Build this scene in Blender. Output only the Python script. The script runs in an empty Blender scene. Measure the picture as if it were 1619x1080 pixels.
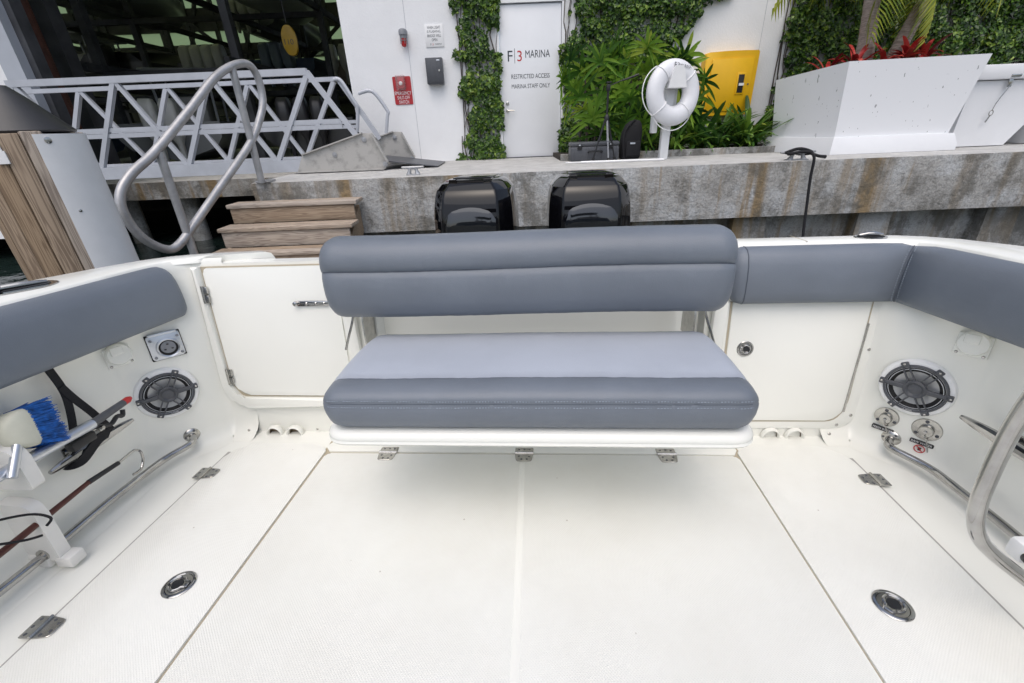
import bpy, bmesh, math, random
import numpy as np
from mathutils import Vector, Matrix, noise

random.seed(7)
rng = np.random.default_rng(7)
scene = bpy.context.scene
COL = scene.collection

# ------------------------------------------------------------------ camera
cam_data = bpy.data.cameras.new("camera")
cam_data.sensor_width = 36.0
cam_data.sensor_fit = 'HORIZONTAL'
cam_data.lens = 36.0 * 688.0 / 1619.0
cam_data.clip_start = 0.02
cam_data.clip_end = 2000.0
cam = bpy.data.objects.new("camera", cam_data)
COL.objects.link(cam)
CAMROT = Matrix(((0.999132, 0.04166, 0.0), (-0.018457, 0.442649, -0.896505), (-0.037349, 0.895727, 0.443034)))
cam.matrix_world = Matrix.Translation((0, 0, 1.05)) @ CAMROT.to_4x4()
scene.camera = cam

# ------------------------------------------------------------------ world, sun, exposure
SUN_EL, SUN_AZ = math.radians(65), math.radians(192)      # azimuth: from behind the camera, to the left
world = bpy.data.worlds.new("World")
scene.world = world
world.use_nodes = True
wn, wl = world.node_tree.nodes, world.node_tree.links
bg = wn["Background"]
sky = wn.new("ShaderNodeTexSky")
sky.sky_type = 'NISHITA'
sky.sun_disc = False
sky.sun_elevation = SUN_EL
sky.sun_rotation = SUN_AZ
sky.air_density = 1.0
sky.dust_density = 4.0
sky.ozone_density = 1.0
hsv = wn.new("ShaderNodeHueSaturation")                     # thin overcast: the blue is mostly veiled
hsv.inputs["Saturation"].default_value = 0.78
wl.new(sky.outputs["Color"], hsv.inputs["Color"])
wl.new(hsv.outputs["Color"], bg.inputs["Color"])
bg.inputs["Strength"].default_value = 0.15

sun_data = bpy.data.lights.new("sun", 'SUN')
sun_data.energy = 0.7
sun_data.angle = math.radians(75)
sun_data.color = (1.0, 0.975, 0.94)
sun = bpy.data.objects.new("sun", sun_data)
COL.objects.link(sun)
# direction towards the sun; sky rotation is measured from +Y towards +X
sd = Vector((math.sin(SUN_AZ) * math.cos(SUN_EL), math.cos(SUN_AZ) * math.cos(SUN_EL), math.sin(SUN_EL)))
sun.rotation_euler = sd.to_track_quat('Z', 'Y').to_euler()

vs = scene.view_settings
vs.view_transform = 'Standard'
vs.look = 'None'
vs.exposure = 0.32
vs.gamma = 1.0
scene.cycles.max_bounces = 14
scene.cycles.diffuse_bounces = 8
scene.cycles.glossy_bounces = 6
vs.use_curve_mapping = False

# ------------------------------------------------------------------ helpers
def tag(o, label=None, cat=None, group=None, kind=None):
    if label: o["label"] = label
    if cat: o["category"] = cat
    if group: o["group"] = group
    if kind: o["kind"] = kind
    return o

def empty(name, loc=(0, 0, 0), rotz=0.0, parent=None):
    o = bpy.data.objects.new(name, None)
    o.empty_display_size = 0.1
    COL.objects.link(o)
    o.location = loc
    o.rotation_euler = (0, 0, rotz)
    if parent: o.parent = parent
    return o

def V(*a): return Vector(a)

def rot_to(n, up=(0, 0, 1)):
    """matrix with local Z along n and local Y as near as possible to up"""
    z = Vector(n).normalized()
    u = Vector(up)
    x = u.cross(z)
    if x.length < 1e-5: x = Vector((1, 0, 0))
    x.normalize()
    y = z.cross(x)
    return Matrix((x, y, z)).transposed()

def frame(o, n, up=(0, 0, 1)):
    return Matrix.Translation(Vector(o)) @ rot_to(n, up).to_4x4()

class MB:
    def __init__(s): s.v = []; s.f = []; s.m = []
    def add(s, vs_, fs, m=0, M=None):
        b = len(s.v)
        if M is not None: vs_ = [M @ Vector(p) for p in vs_]
        s.v += [tuple(p) for p in vs_]
        s.f += [tuple(i + b for i in f) for f in fs]
        s.m += [m] * len(fs)
        return s
    def box(s, c, size, M=None, m=0):
        x, y, z = (d / 2 for d in size); cx, cy, cz = c
        vs_ = [(cx + a * x, cy + b * y, cz + d * z) for a in (-1, 1) for b in (-1, 1) for d in (-1, 1)]
        fs = [(0, 1, 3, 2), (4, 6, 7, 5), (0, 4, 5, 1), (2, 3, 7, 6), (0, 2, 6, 4), (1, 5, 7, 3)]
        return s.add(vs_, fs, m, M)
    def rbox(s, c, size, r=0.01, seg=2, M=None, m=0):
        bm = bmesh.new()
        bmesh.ops.create_cube(bm, size=1.0)
        bmesh.ops.scale(bm, vec=size, verts=bm.verts)
        bmesh.ops.bevel(bm, geom=bm.edges[:], offset=min(r, min(size) * .49), segments=seg, profile=0.5, affect='EDGES')
        bmesh.ops.translate(bm, vec=c, verts=bm.verts)
        bm.verts.index_update()
        s.add([v.co.copy() for v in bm.verts], [[v.index for v in f.verts] for f in bm.faces], m, M)
        bm.free(); return s
    def prism(s, poly, h0, h1, M=None, m=0, bevel=0.0, seg=2):
        """polygon in local XY extruded from z=h0 to h1"""
        n = len(poly)
        if bevel:
            bm = bmesh.new()
            lo = [bm.verts.new((p[0], p[1], h0)) for p in poly]
            hi = [bm.verts.new((p[0], p[1], h1)) for p in poly]
            bm.faces.new(lo[::-1]); top = bm.faces.new(hi)
            for i in range(n): bm.faces.new((lo[i], lo[(i + 1) % n], hi[(i + 1) % n], hi[i]))
            bmesh.ops.bevel(bm, geom=list(top.edges), offset=bevel, segments=seg, profile=0.5, affect='EDGES')
            bm.verts.index_update()
            s.add([v.co.copy() for v in bm.verts], [[v.index for v in f.verts] for f in bm.faces], m, M)
            bm.free(); return s
        vs_ = [(p[0], p[1], h0) for p in poly] + [(p[0], p[1], h1) for p in poly]
        fs = [tuple(range(n))[::-1], tuple(range(n, 2 * n))] + [(i, (i + 1) % n, n + (i + 1) % n, n + i) for i in range(n)]
        return s.add(vs_, fs, m, M)
    def loft(s, rings, closed=True, cap=True, m=0, M=None, mats=None):
        b = []; n = len(rings[0]); vs_ = [p for r in rings for p in r]; fs = []; ms = []
        for i in range(len(rings) - 1):
            for j in range(n if closed else n - 1):
                k = (j + 1) % n
                fs.append((i * n + j, i * n + k, (i + 1) * n + k, (i + 1) * n + j))
                ms.append(mats[j] if mats else m)
        if cap:
            fs.append(tuple(range(n))[::-1]); fs.append(tuple(range((len(rings) - 1) * n, len(rings) * n))); ms += [m, m]
        s.add(vs_, fs, m, M)
        s.m[-len(fs):] = ms
        return s
    def lathe(s, prof, M=None, seg=24, m=0, cap=True):
        rings = [[(r * math.cos(2 * math.pi * k / seg), r * math.sin(2 * math.pi * k / seg), h) for k in range(seg)] for r, h in prof]
        return s.loft(rings, True, cap, m, M)
    def tube(s, path, r, seg=10, closed=False, m=0, M=None, cap=True):
        P = [Vector(p) for p in path]; n = len(P)
        rs = r if isinstance(r, (list, tuple)) else [r] * n
        T = []
        for i in range(n):
            a = P[(i - 1) % n] if (closed or i) else P[0]
            c = P[(i + 1) % n] if (closed or i < n - 1) else P[-1]
            T.append((c - a).normalized())
        ref = Vector((0, 0, 1)) if abs(T[0].z) < .9 else Vector((1, 0, 0))
        N = (ref - T[0] * ref.dot(T[0])).normalized(); rings = []
        for i in range(n):
            N = (N - T[i] * N.dot(T[i])).normalized(); Bn = T[i].cross(N)
            rings.append([P[i] + (N * math.cos(2 * math.pi * k / seg) + Bn * math.sin(2 * math.pi * k / seg)) * rs[i] for k in range(seg)])
        if closed: rings.append(rings[0])
        return s.loft(rings, True, cap and not closed, m, M)
    def cyl(s, a, b, r, r2=None, seg=14, m=0, M=None):
        return s.tube([a, b], [r, r if r2 is None else r2], seg, m=m, M=M)
    def beam(s, a, b, w, h, m=0, up=(0, 0, 1)):
        a, b = Vector(a), Vector(b); d = b - a
        z = d.normalized(); u = Vector(up)
        x = u.cross(z)
        if x.length < 1e-4: x = Vector((1, 0, 0))
        x.normalize(); y = z.cross(x)
        vs_ = [p + x * i * w / 2 + y * j * h / 2 for p in (a, b) for i, j in ((-1, -1), (1, -1), (1, 1), (-1, 1))]
        return s.add(vs_, [(3, 2, 1, 0), (4, 5, 6, 7), (0, 1, 5, 4), (1, 2, 6, 5), (2, 3, 7, 6), (3, 0, 4, 7)], m)
    def mesh(s, name, smooth=35):
        me = bpy.data.meshes.new(name)
        me.from_pydata(s.v, [], s.f)
        if any(s.m): me.polygons.foreach_set("material_index", s.m)
        me.validate()
        bm = bmesh.new(); bm.from_mesh(me); bmesh.ops.recalc_face_normals(bm, faces=bm.faces); bm.to_mesh(me); bm.free()
        if smooth:
            me.polygons.foreach_set("use_smooth", [True] * len(me.polygons))
            me.set_sharp_from_angle(angle=math.radians(smooth))
        return me
    def build(s, name, mats, parent=None, smooth=35, M=None):
        me = s.mesh(name, smooth)
        for mm in (mats if isinstance(mats, (list, tuple)) else [mats]): me.materials.append(mm)
        return link(name, me, parent, M)

def link(name, me, parent=None, M=None):
    o = bpy.data.objects.new(name, me)
    COL.objects.link(o)
    if parent: o.parent = parent
    if M is not None: o.matrix_local = M
    return o

def raw(name, verts, faces, mat, parent=None, smooth=False):
    me = bpy.data.meshes.new(name)
    me.from_pydata(verts, [], faces)
    if smooth: me.polygons.foreach_set("use_smooth", [True] * len(me.polygons))
    me.materials.append(mat)
    return link(name, me, parent)

def smooth_path(pts, n=6, closed=False):
    P = [Vector(p) for p in pts]; out = []; L = len(P)
    for i in range(L if closed else L - 1):
        p0 = P[(i - 1) % L] if (closed or i) else P[0]; p1 = P[i]; p2 = P[(i + 1) % L]
        p3 = P[(i + 2) % L] if (closed or i + 2 < L) else P[-1]
        for k in range(n):
            t = k / n
            out.append(0.5 * ((2 * p1) + (p2 - p0) * t + (2 * p0 - 5 * p1 + 4 * p2 - p3) * t * t + (3 * p1 - p0 - 3 * p2 + p3) * t ** 3))
    if not closed: out.append(P[-1])
    return out

def round_poly(poly, r, seg=4):
    """round the corners of a 2D polygon; r number or list"""
    n = len(poly); out = []
    for i in range(n):
        p = Vector(poly[i]); a = (Vector(poly[i - 1]) - p); b = (Vector(poly[(i + 1) % n]) - p)
        rr = r[i] if isinstance(r, (list, tuple)) else r
        rr = min(rr, a.length * .49, b.length * .49)
        if rr <= 1e-6: out.append(tuple(p)); continue
        a = p + a.normalized() * rr; b = p + b.normalized() * rr
        for k in range(seg + 1):
            t = k / seg
            q = a * (1 - t) ** 2 + p * 2 * t * (1 - t) + b * t * t
            out.append(tuple(q))
    return out

def text_mesh(body, width=None, height=None, depth=0.0006):
    cu = bpy.data.curves.new("txt", 'FONT'); cu.body = body; cu.align_x = 'CENTER'; cu.align_y = 'CENTER'
    cu.resolution_u = 6
    ob = bpy.data.objects.new("txt", cu); COL.objects.link(ob)
    me = bpy.data.meshes.new_from_object(ob.evaluated_get(bpy.context.evaluated_depsgraph_get()))
    bpy.data.objects.remove(ob); bpy.data.curves.remove(cu)
    vs_ = [v.co.copy() for v in me.vertices]; fs = [tuple(p.vertices) for p in me.polygons]
    bpy.data.meshes.remove(me)
    x0, x1 = min(v.x for v in vs_), max(v.x for v in vs_); y0, y1 = min(v.y for v in vs_), max(v.y for v in vs_)
    sx = width / (x1 - x0) if width else None; sy = height / (y1 - y0) if height else sx
    sx = sx or sy
    return [((v.x - (x0 + x1) / 2) * sx, (v.y - (y0 + y1) / 2) * sy, 0) for v in vs_], fs

def lettering(body, M, mat, parent, width=None, height=None, name="lettering"):
    vs_, fs = text_mesh(body, width, height)
    mb = MB(); mb.add(vs_, fs)
    me = bpy.data.meshes.new(name); me.from_pydata(mb.v, [], mb.f); me.materials.append(mat)
    return link(name, me, parent, M)

# ------------------------------------------------------------------ materials
MATS = {}
def mat(name, col, rough=0.5, metal=0.0, var=0.0, vscale=6.0, bump=0.0, bscale=80.0, coat=0.0, spec=0.5, col2=None, stretch=(1, 1, 1), rand=0.0, detail=4.0, lo=0.35, hi=0.65, bstretch=(1, 1, 1), rvar=0.0, bump2=0.0, b2scale=9.0):
    m = bpy.data.materials.new(name); m.use_nodes = True
    nt = m.node_tree; N = nt.nodes; L = nt.links; p = N["Principled BSDF"]
    p.inputs["Base Color"].default_value = (*col, 1); p.inputs["Roughness"].default_value = rough
    p.inputs["Metallic"].default_value = metal; p.inputs["Specular IOR Level"].default_value = spec
    if coat: p.inputs["Coat Weight"].default_value = coat; p.inputs["Coat Roughness"].default_value = .08
    tc = N.new("ShaderNodeTexCoord")
    def mapped(st):
        mp = N.new("ShaderNodeMapping"); mp.inputs["Scale"].default_value = st
        L.new(tc.outputs["Object"], mp.inputs["Vector"]); return mp.outputs["Vector"]
    out = None
    if var or col2:
        nz = N.new("ShaderNodeTexNoise"); nz.inputs["Scale"].default_value = vscale; nz.inputs["Detail"].default_value = detail
        nz.inputs["Roughness"].default_value = .6
        L.new(mapped(stretch), nz.inputs["Vector"])
        cr = N.new("ShaderNodeValToRGB"); cr.color_ramp.elements[0].position = lo; cr.color_ramp.elements[1].position = hi
        c2 = col2 or tuple(c * (1 - var) for c in col)
        cr.color_ramp.elements[0].color = (*c2, 1); cr.color_ramp.elements[1].color = (*col, 1)
        L.new(nz.outputs["Fac"], cr.inputs["Fac"]); out = cr.outputs["Color"]
        if rvar:
            mr = N.new("ShaderNodeMapRange"); mr.inputs["To Min"].default_value = rough - rvar; mr.inputs["To Max"].default_value = rough + rvar
            L.new(nz.outputs["Fac"], mr.inputs["Value"]); L.new(mr.outputs["Result"], p.inputs["Roughness"])
    if rand:
        oi = N.new("ShaderNodeObjectInfo"); hs = N.new("ShaderNodeHueSaturation")
        mr = N.new("ShaderNodeMapRange"); mr.inputs["To Min"].default_value = 1 - rand; mr.inputs["To Max"].default_value = 1 + rand
        L.new(oi.outputs["Random"], mr.inputs["Value"]); L.new(mr.outputs["Result"], hs.inputs["Value"])
        if out: L.new(out, hs.inputs["Color"])
        else: hs.inputs["Color"].default_value = (*col, 1)
        out = hs.outputs["Color"]
    if out: L.new(out, p.inputs["Base Color"])
    if bump:
        nb = N.new("ShaderNodeTexNoise"); nb.inputs["Scale"].default_value = bscale; nb.inputs["Detail"].default_value = 3
        L.new(mapped(bstretch), nb.inputs["Vector"])
        bp = N.new("ShaderNodeBump"); bp.inputs["Strength"].default_value = bump; bp.inputs["Distance"].default_value = .01
        L.new(nb.outputs["Fac"], bp.inputs["Height"]); L.new(bp.outputs["Normal"], p.inputs["Normal"])
        if bump2:
            n2 = N.new("ShaderNodeTexNoise"); n2.inputs["Scale"].default_value = b2scale; n2.inputs["Detail"].default_value = 4; n2.inputs["Distortion"].default_value = .8
            L.new(mapped((.55, 1, 1)), n2.inputs["Vector"]); b2 = N.new("ShaderNodeBump"); b2.inputs["Strength"].default_value = bump2; b2.inputs["Distance"].default_value = .02
            L.new(n2.outputs["Fac"], b2.inputs["Height"]); L.new(bp.outputs["Normal"], b2.inputs["Normal"]); L.new(b2.outputs["Normal"], p.inputs["Normal"])
    MATS[name] = m
    return m

gel = mat("gelcoat", (.812, .818, .775), .20)
gel_in = mat("gelcoat_liner", (.805, .808, .760), .22)
tan_gap = mat("hatch_gasket", (.42, .37, .28), .8)
vinyl = mat("vinyl_grey", (.158, .182, .218), .42, var=.16, vscale=2.2, bump=.16, bscale=420, rvar=.06, bump2=.10, b2scale=8)
vinyl_l = mat("vinyl_pale_grey", (.395, .43, .495), .48, var=.07, vscale=4, bump=.12, bscale=450, bump2=.08, b2scale=10)
thread = mat("thread", (.30, .34, .40), .7)
seam_m = mat("vinyl_seam", (.075, .09, .115), .6)
steel = mat("stainless", (.50, .495, .485), .10, 1.0, var=.25, vscale=14, rvar=.04)
steel_b = mat("stainless_brushed", (.56, .55, .52), .24, 1.0, var=.25, vscale=40, rvar=.08)
alu = mat("aluminium", (.62, .65, .70), .34, .9, var=.12, vscale=10)
alu_paint = mat("painted_aluminium", (.50, .525, .575), .45, .15, var=.12, vscale=5, bump=.02, bscale=60)
blackp = mat("black_plastic", (.014, .015, .018), .42, var=.3, vscale=30)
darkgrey = mat("dark_grey_plastic", (.075, .080, .092), .42, var=.15, vscale=30)
cone_m = mat("speaker_cone", (.50, .505, .51), .38, .3, var=.1, vscale=20)
gasket_l = mat("pale_gasket", (.36, .355, .34), .7)
greyp = mat("grey_plastic", (.22, .23, .25), .45)
whitep = mat("white_plastic", (.82, .825, .83), .38, var=.05, vscale=8)
hdpe = mat("white_starboard", (.75, .74, .71), .5, var=.05, vscale=9, bump=.03, bscale=50)
panel_m = mat("cowling_front_gloss", (.004, .005, .007), .03, coat=1.0, spec=.6)
rubber = mat("black_rubber", (.012, .012, .013), .7)
webbing = mat("black_webbing", (.010, .010, .013), .85, bump=.3, bscale=500)
cowl = mat("cowling_black", (.003, .003, .004), .03, spec=.40)
cowl_m = mat("cowling_satin", (.008, .008, .009), .3, spec=.3)
red = mat("red_plastic", (.48, .02, .02), .4)
concrete = None
def nonskid_mat():
    m = bpy.data.materials.new("nonskid_gelcoat"); m.use_nodes = True
    N = m.node_tree.nodes; L = m.node_tree.links; p = N["Principled BSDF"]
    tc = N.new("ShaderNodeTexCoord")
    nz = N.new("ShaderNodeTexNoise"); nz.inputs["Scale"].default_value = 2.5; nz.inputs["Detail"].default_value = 6; nz.inputs["Roughness"].default_value = .65
    L.new(tc.outputs["Object"], nz.inputs["Vector"])
    cr = N.new("ShaderNodeValToRGB"); cr.color_ramp.elements[0].position = .3; cr.color_ramp.elements[1].position = .62
    cr.color_ramp.elements[0].color = (.755, .755, .712, 1); cr.color_ramp.elements[1].color = (.805, .812, .778, 1)
    L.new(nz.outputs["Fac"], cr.inputs["Fac"])
    # a few scuffs and specks of grit
    sp = N.new("ShaderNodeTexVoronoi"); sp.inputs["Scale"].default_value = 9.0; L.new(tc.outputs["Object"], sp.inputs["Vector"])
    sm = N.new("ShaderNodeMapRange"); sm.inputs["From Min"].default_value = .014; sm.inputs["From Max"].default_value = .030; L.new(sp.outputs["Distance"], sm.inputs["Value"])
    mx = N.new("ShaderNodeMix"); mx.data_type = 'RGBA'; mx.inputs["A"].default_value = (.45, .42, .38, 1)
    L.new(sm.outputs["Result"], mx.inputs["Factor"]); L.new(cr.outputs["Color"], mx.inputs["B"])
    L.new(mx.outputs["Result"], p.inputs["Base Color"])
    p.inputs["Roughness"].default_value = .5
    # moulded diamond non-skid relief
    mp = N.new("ShaderNodeMapping"); mp.inputs["Rotation"].default_value = (0, 0, math.radians(45)); L.new(tc.outputs["Object"], mp.inputs["Vector"])
    w1 = N.new("ShaderNodeTexWave"); w1.inputs["Scale"].default_value = 62; w1.bands_direction = 'X'; L.new(mp.outputs["Vector"], w1.inputs["Vector"])
    w2 = N.new("ShaderNodeTexWave"); w2.inputs["Scale"].default_value = 62; w2.bands_direction = 'Y'; L.new(mp.outputs["Vector"], w2.inputs["Vector"])
    mu = N.new("ShaderNodeMath"); mu.operation = 'MULTIPLY'; L.new(w1.outputs["Fac"], mu.inputs[0]); L.new(w2.outputs["Fac"], mu.inputs[1])
    bp = N.new("ShaderNodeBump"); bp.inputs["Strength"].default_value = .20; bp.inputs["Distance"].default_value = .004
    L.new(mu.outputs[0], bp.inputs["Height"]); L.new(bp.outputs["Normal"], p.inputs["Normal"])
    return m
nonskid = nonskid_mat()

def concrete_mat():
    m = bpy.data.materials.new("weathered_concrete"); m.use_nodes = True
    N = m.node_tree.nodes; L = m.node_tree.links; p = N["Principled BSDF"]
    tc = N.new("ShaderNodeTexCoord")
    def nz(scale, st=(1, 1, 1), detail=6, rough=.62):
        mp = N.new("ShaderNodeMapping"); mp.inputs["Scale"].default_value = st; L.new(tc.outputs["Object"], mp.inputs["Vector"])
        n = N.new("ShaderNodeTexNoise"); n.inputs["Scale"].default_value = scale; n.inputs["Detail"].default_value = detail; n.inputs["Roughness"].default_value = rough
        L.new(mp.outputs["Vector"], n.inputs["Vector"]); return n.outputs["Fac"]
    def ramp(f, stops):
        r = N.new("ShaderNodeValToRGB")
        while len(r.color_ramp.elements) < len(stops): r.color_ramp.elements.new(.5)
        for e, (q, c) in zip(r.color_ramp.elements, stops): e.position = q; e.color = (*c, 1)
        L.new(f, r.inputs["Fac"]); return r.outputs["Color"]
    def mix(f, a, b):
        x = N.new("ShaderNodeMix"); x.data_type = 'RGBA'; L.new(f, x.inputs["Factor"])
        for q, s in ((a, "A"), (b, "B")):
            if isinstance(q, tuple): x.inputs[s].default_value = (*q, 1)
            else: L.new(q, x.inputs[s])
        return x.outputs["Result"]
    base = ramp(nz(2.4, (1, 1, 1), 8, .68), [(.30, (.27, .265, .25)), (.46, (.41, .405, .39)), (.58, (.47, .48, .485)), (.72, (.62, .64, .66))])
    fine = ramp(nz(45, (1, 1, 1), 8, .75), [(.32, (.45, .44, .42)), (.55, (1.0, 1.0, 1.0))])
    mm = N.new("ShaderNodeMix"); mm.data_type = 'RGBA'; mm.blend_type = 'MULTIPLY'; mm.inputs["Factor"].default_value = .7
    L.new(base, mm.inputs["A"]); L.new(fine, mm.inputs["B"])
    geo = N.new("ShaderNodeNewGeometry"); sx = N.new("ShaderNodeSeparateXYZ"); L.new(geo.outputs["Normal"], sx.inputs["Vector"])
    az = N.new("ShaderNodeMath"); az.operation = 'ABSOLUTE'; L.new(sx.outputs["Z"], az.inputs[0])
    vert = N.new("ShaderNodeMath"); vert.operation = 'LESS_THAN'; vert.inputs[1].default_value = .5; L.new(az.outputs[0], vert.inputs[0])
    streak = ramp(nz(4.2, (1.0, 1.0, .07), 6, .6), [(.50, (0, 0, 0)), (.62, (1, 1, 1))])
    rust = ramp(nz(2.3, (1.0, 1.0, .09), 6, .6), [(.555, (0, 0, 0)), (.63, (1, 1, 1))])
    mould = ramp(nz(1.6, (1, 1, .8), 10, .75), [(.48, (0, 0, 0)), (.57, (1, 1, 1))])
    def gate(c, k):
        a = N.new("ShaderNodeMath"); a.operation = 'MULTIPLY'; L.new(c, a.inputs[0]); L.new(vert.outputs[0], a.inputs[1])
        b = N.new("ShaderNodeMath"); b.operation = 'MULTIPLY'; L.new(a.outputs[0], b.inputs[0]); b.inputs[1].default_value = k; return b.outputs[0]
    c1 = mix(gate(streak, .75), mm.outputs["Result"], (.27, .225, .165))
    c2 = mix(gate(rust, .95), c1, (.26, .185, .095))
    c3 = mix(gate(mould, .68), c2, (.10, .095, .08))
    topc = ramp(nz(6, (1, 1, 1), 8, .7), [(.3, (.42, .415, .40)), (.7, (.62, .615, .60))])
    c4 = mix(vert.outputs[0], topc, c3)
    L.new(c4, p.inputs["Base Color"]); p.inputs["Roughness"].default_value = .85
    bp = N.new("ShaderNodeBump"); bp.inputs["Strength"].default_value = .9; bp.inputs["Distance"].default_value = .04
    L.new(nz(16, (1, 1, 1), 8, .7), bp.inputs["Height"]); L.new(bp.outputs["Normal"], p.inputs["Normal"])
    return m
concrete = concrete_mat()

def wood_mat(name, c1, c2, axis):
    m = bpy.data.materials.new(name); m.use_nodes = True
    N = m.node_tree.nodes; L = m.node_tree.links; p = N["Principled BSDF"]
    tc = N.new("ShaderNodeTexCoord"); oi = N.new("ShaderNodeObjectInfo")
    ad = N.new("ShaderNodeVectorMath"); ad.operation = 'ADD'
    cx = N.new("ShaderNodeCombineXYZ")
    ml = N.new("ShaderNodeMath"); ml.operation = 'MULTIPLY'; ml.inputs[1].default_value = 37.0; L.new(oi.outputs["Random"], ml.inputs[0])
    for q in "XYZ": L.new(ml.outputs[0], cx.inputs[q])
    L.new(tc.outputs["Object"], ad.inputs[0]); L.new(cx.outputs[0], ad.inputs[1])
    mp = N.new("ShaderNodeMapping"); st = [16.0, 16.0, 16.0]; st[axis] = .8; mp.inputs["Scale"].default_value = st; L.new(ad.outputs[0], mp.inputs["Vector"])
    n1 = N.new("ShaderNodeTexNoise"); n1.inputs["Scale"].default_value = 1.6; n1.inputs["Detail"].default_value = 2; n1.inputs["Distortion"].default_value = .6; L.new(mp.outputs["Vector"], n1.inputs["Vector"])
    k = N.new("ShaderNodeMath"); k.operation = 'MULTIPLY'; k.inputs[1].default_value = 55.0; L.new(n1.outputs["Fac"], k.inputs[0])
    sn = N.new("ShaderNodeMath"); sn.operation = 'SINE'; L.new(k.outputs[0], sn.inputs[0])
    mr = N.new("ShaderNodeMapRange"); mr.inputs["From Min"].default_value = -1; L.new(sn.outputs[0], mr.inputs["Value"])
    cr = N.new("ShaderNodeValToRGB"); cr.color_ramp.elements[0].position = .1; cr.color_ramp.elements[1].position = .75
    cr.color_ramp.elements[0].color = (*c2, 1); cr.color_ramp.elements[1].color = (*c1, 1); L.new(mr.outputs["Result"], cr.inputs["Fac"])
    hs = N.new("ShaderNodeHueSaturation"); L.new(cr.outputs["Color"], hs.inputs["Color"])
    vr = N.new("ShaderNodeMapRange"); vr.inputs["To Min"].default_value = .75; vr.inputs["To Max"].default_value = 1.15; L.new(oi.outputs["Random"], vr.inputs["Value"]); L.new(vr.outputs["Result"], hs.inputs["Value"])
    sr = N.new("ShaderNodeMapRange"); sr.inputs["To Min"].default_value = 1.25; sr.inputs["To Max"].default_value = .55; L.new(oi.outputs["Random"], sr.inputs["Value"]); L.new(sr.outputs["Result"], hs.inputs["Saturation"])
    L.new(hs.outputs["Color"], p.inputs["Base Color"]); p.inputs["Roughness"].default_value = .75
    bp = N.new("ShaderNodeBump"); bp.inputs["Strength"].default_value = .25; bp.inputs["Distance"].default_value = .004; L.new(mr.outputs["Result"], bp.inputs["Height"]); L.new(bp.outputs["Normal"], p.inputs["Normal"])
    return m
wood_x = wood_mat("weathered_wood", (.44, .34, .245), (.275, .20, .14), 0)
wood_z = wood_mat("weathered_cladding", (.36, .28, .205), (.21, .155, .11), 2)

def leaf_mat(name, stops, scale=9.0, rough=.42, trans=.0, w=(.5, .3, .2)):
    """colour by leaf, by place and by object; w = weights of these three"""
    m = bpy.data.materials.new(name); m.use_nodes = True
    N = m.node_tree.nodes; L = m.node_tree.links; p = N["Principled BSDF"]
    ge = N.new("ShaderNodeNewGeometry"); oi = N.new("ShaderNodeObjectInfo")
    tc = N.new("ShaderNodeTexCoord"); nz = N.new("ShaderNodeTexNoise"); nz.inputs["Scale"].default_value = scale; nz.inputs["Detail"].default_value = 3
    L.new(tc.outputs["Object"], nz.inputs["Vector"])
    acc = None
    for sck, k in ((ge.outputs["Random Per Island"], w[0]), (nz.outputs["Fac"], w[1]), (oi.outputs["Random"], w[2])):
        ml = N.new("ShaderNodeMath"); ml.operation = 'MULTIPLY_ADD'; ml.inputs[1].default_value = k
        L.new(sck, ml.inputs[0])
        if acc: L.new(acc, ml.inputs[2])
        else: ml.inputs[2].default_value = 0
        acc = ml.outputs[0]
    cr = N.new("ShaderNodeValToRGB")
    while len(cr.color_ramp.elements) < len(stops): cr.color_ramp.elements.new(.5)
    for e, (q, c) in zip(cr.color_ramp.elements, stops): e.position = q; e.color = (*c, 1)
    L.new(acc, cr.inputs["Fac"])
    L.new(cr.outputs["Color"], p.inputs["Base Color"]); p.inputs["Roughness"].default_value = rough
    p.inputs["Specular IOR Level"].default_value = .4
    if trans:
        tr = N.new("ShaderNodeBsdfTranslucent"); L.new(cr.outputs["Color"], tr.inputs["Color"])
        ms = N.new("ShaderNodeMixShader"); ms.inputs[0].default_value = trans
        L.new(p.outputs[0], ms.inputs[1]); L.new(tr.outputs[0], ms.inputs[2]); L.new(ms.outputs[0], N["Material Output"].inputs["Surface"])
    return m
ivy_m = leaf_mat("creeper_leaf", [(.15, (.010, .030, .008)), (.42, (.030, .075, .014)), (.66, (.095, .185, .026)), (.82, (.27, .37, .05)), (.95, (.20, .10, .03))], 5, .33, .10, (.55, .45, .0))
palm_m = leaf_mat("lady_palm_leaf", [(.12, (.018, .060, .014)), (.40, (.11, .25, .03)), (.70, (.26, .43, .05)), (.92, (.50, .55, .08))], 3, .36, .22, (.2, .15, .65))
strap_m = leaf_mat("strap_leaf", [(.12, (.018, .060, .014)), (.5, (.070, .165, .028)), (.82, (.20, .34, .05)), (.96, (.45, .36, .06))], 3, .35, .18, (.1, .2, .7))
brom_m = leaf_mat("bromeliad_leaf", [(.15, (.10, .012, .018)), (.55, (.46, .03, .03)), (.9, (.58, .12, .09))], 4, .35, .1, (.1, .3, .6))
frond_m = leaf_mat("palm_frond_leaf", [(.2, (.12, .20, .02)), (.8, (.48, .50, .05))], 3, .4, .3, (.5, .3, .2))
stem_m = mat("vine_stem", (.085, .07, .06), .9, var=.4, vscale=20)
soil_m = mat("soil", (.035, .026, .018), .95, var=.5, vscale=20, bump=.5, bscale=40)
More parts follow.
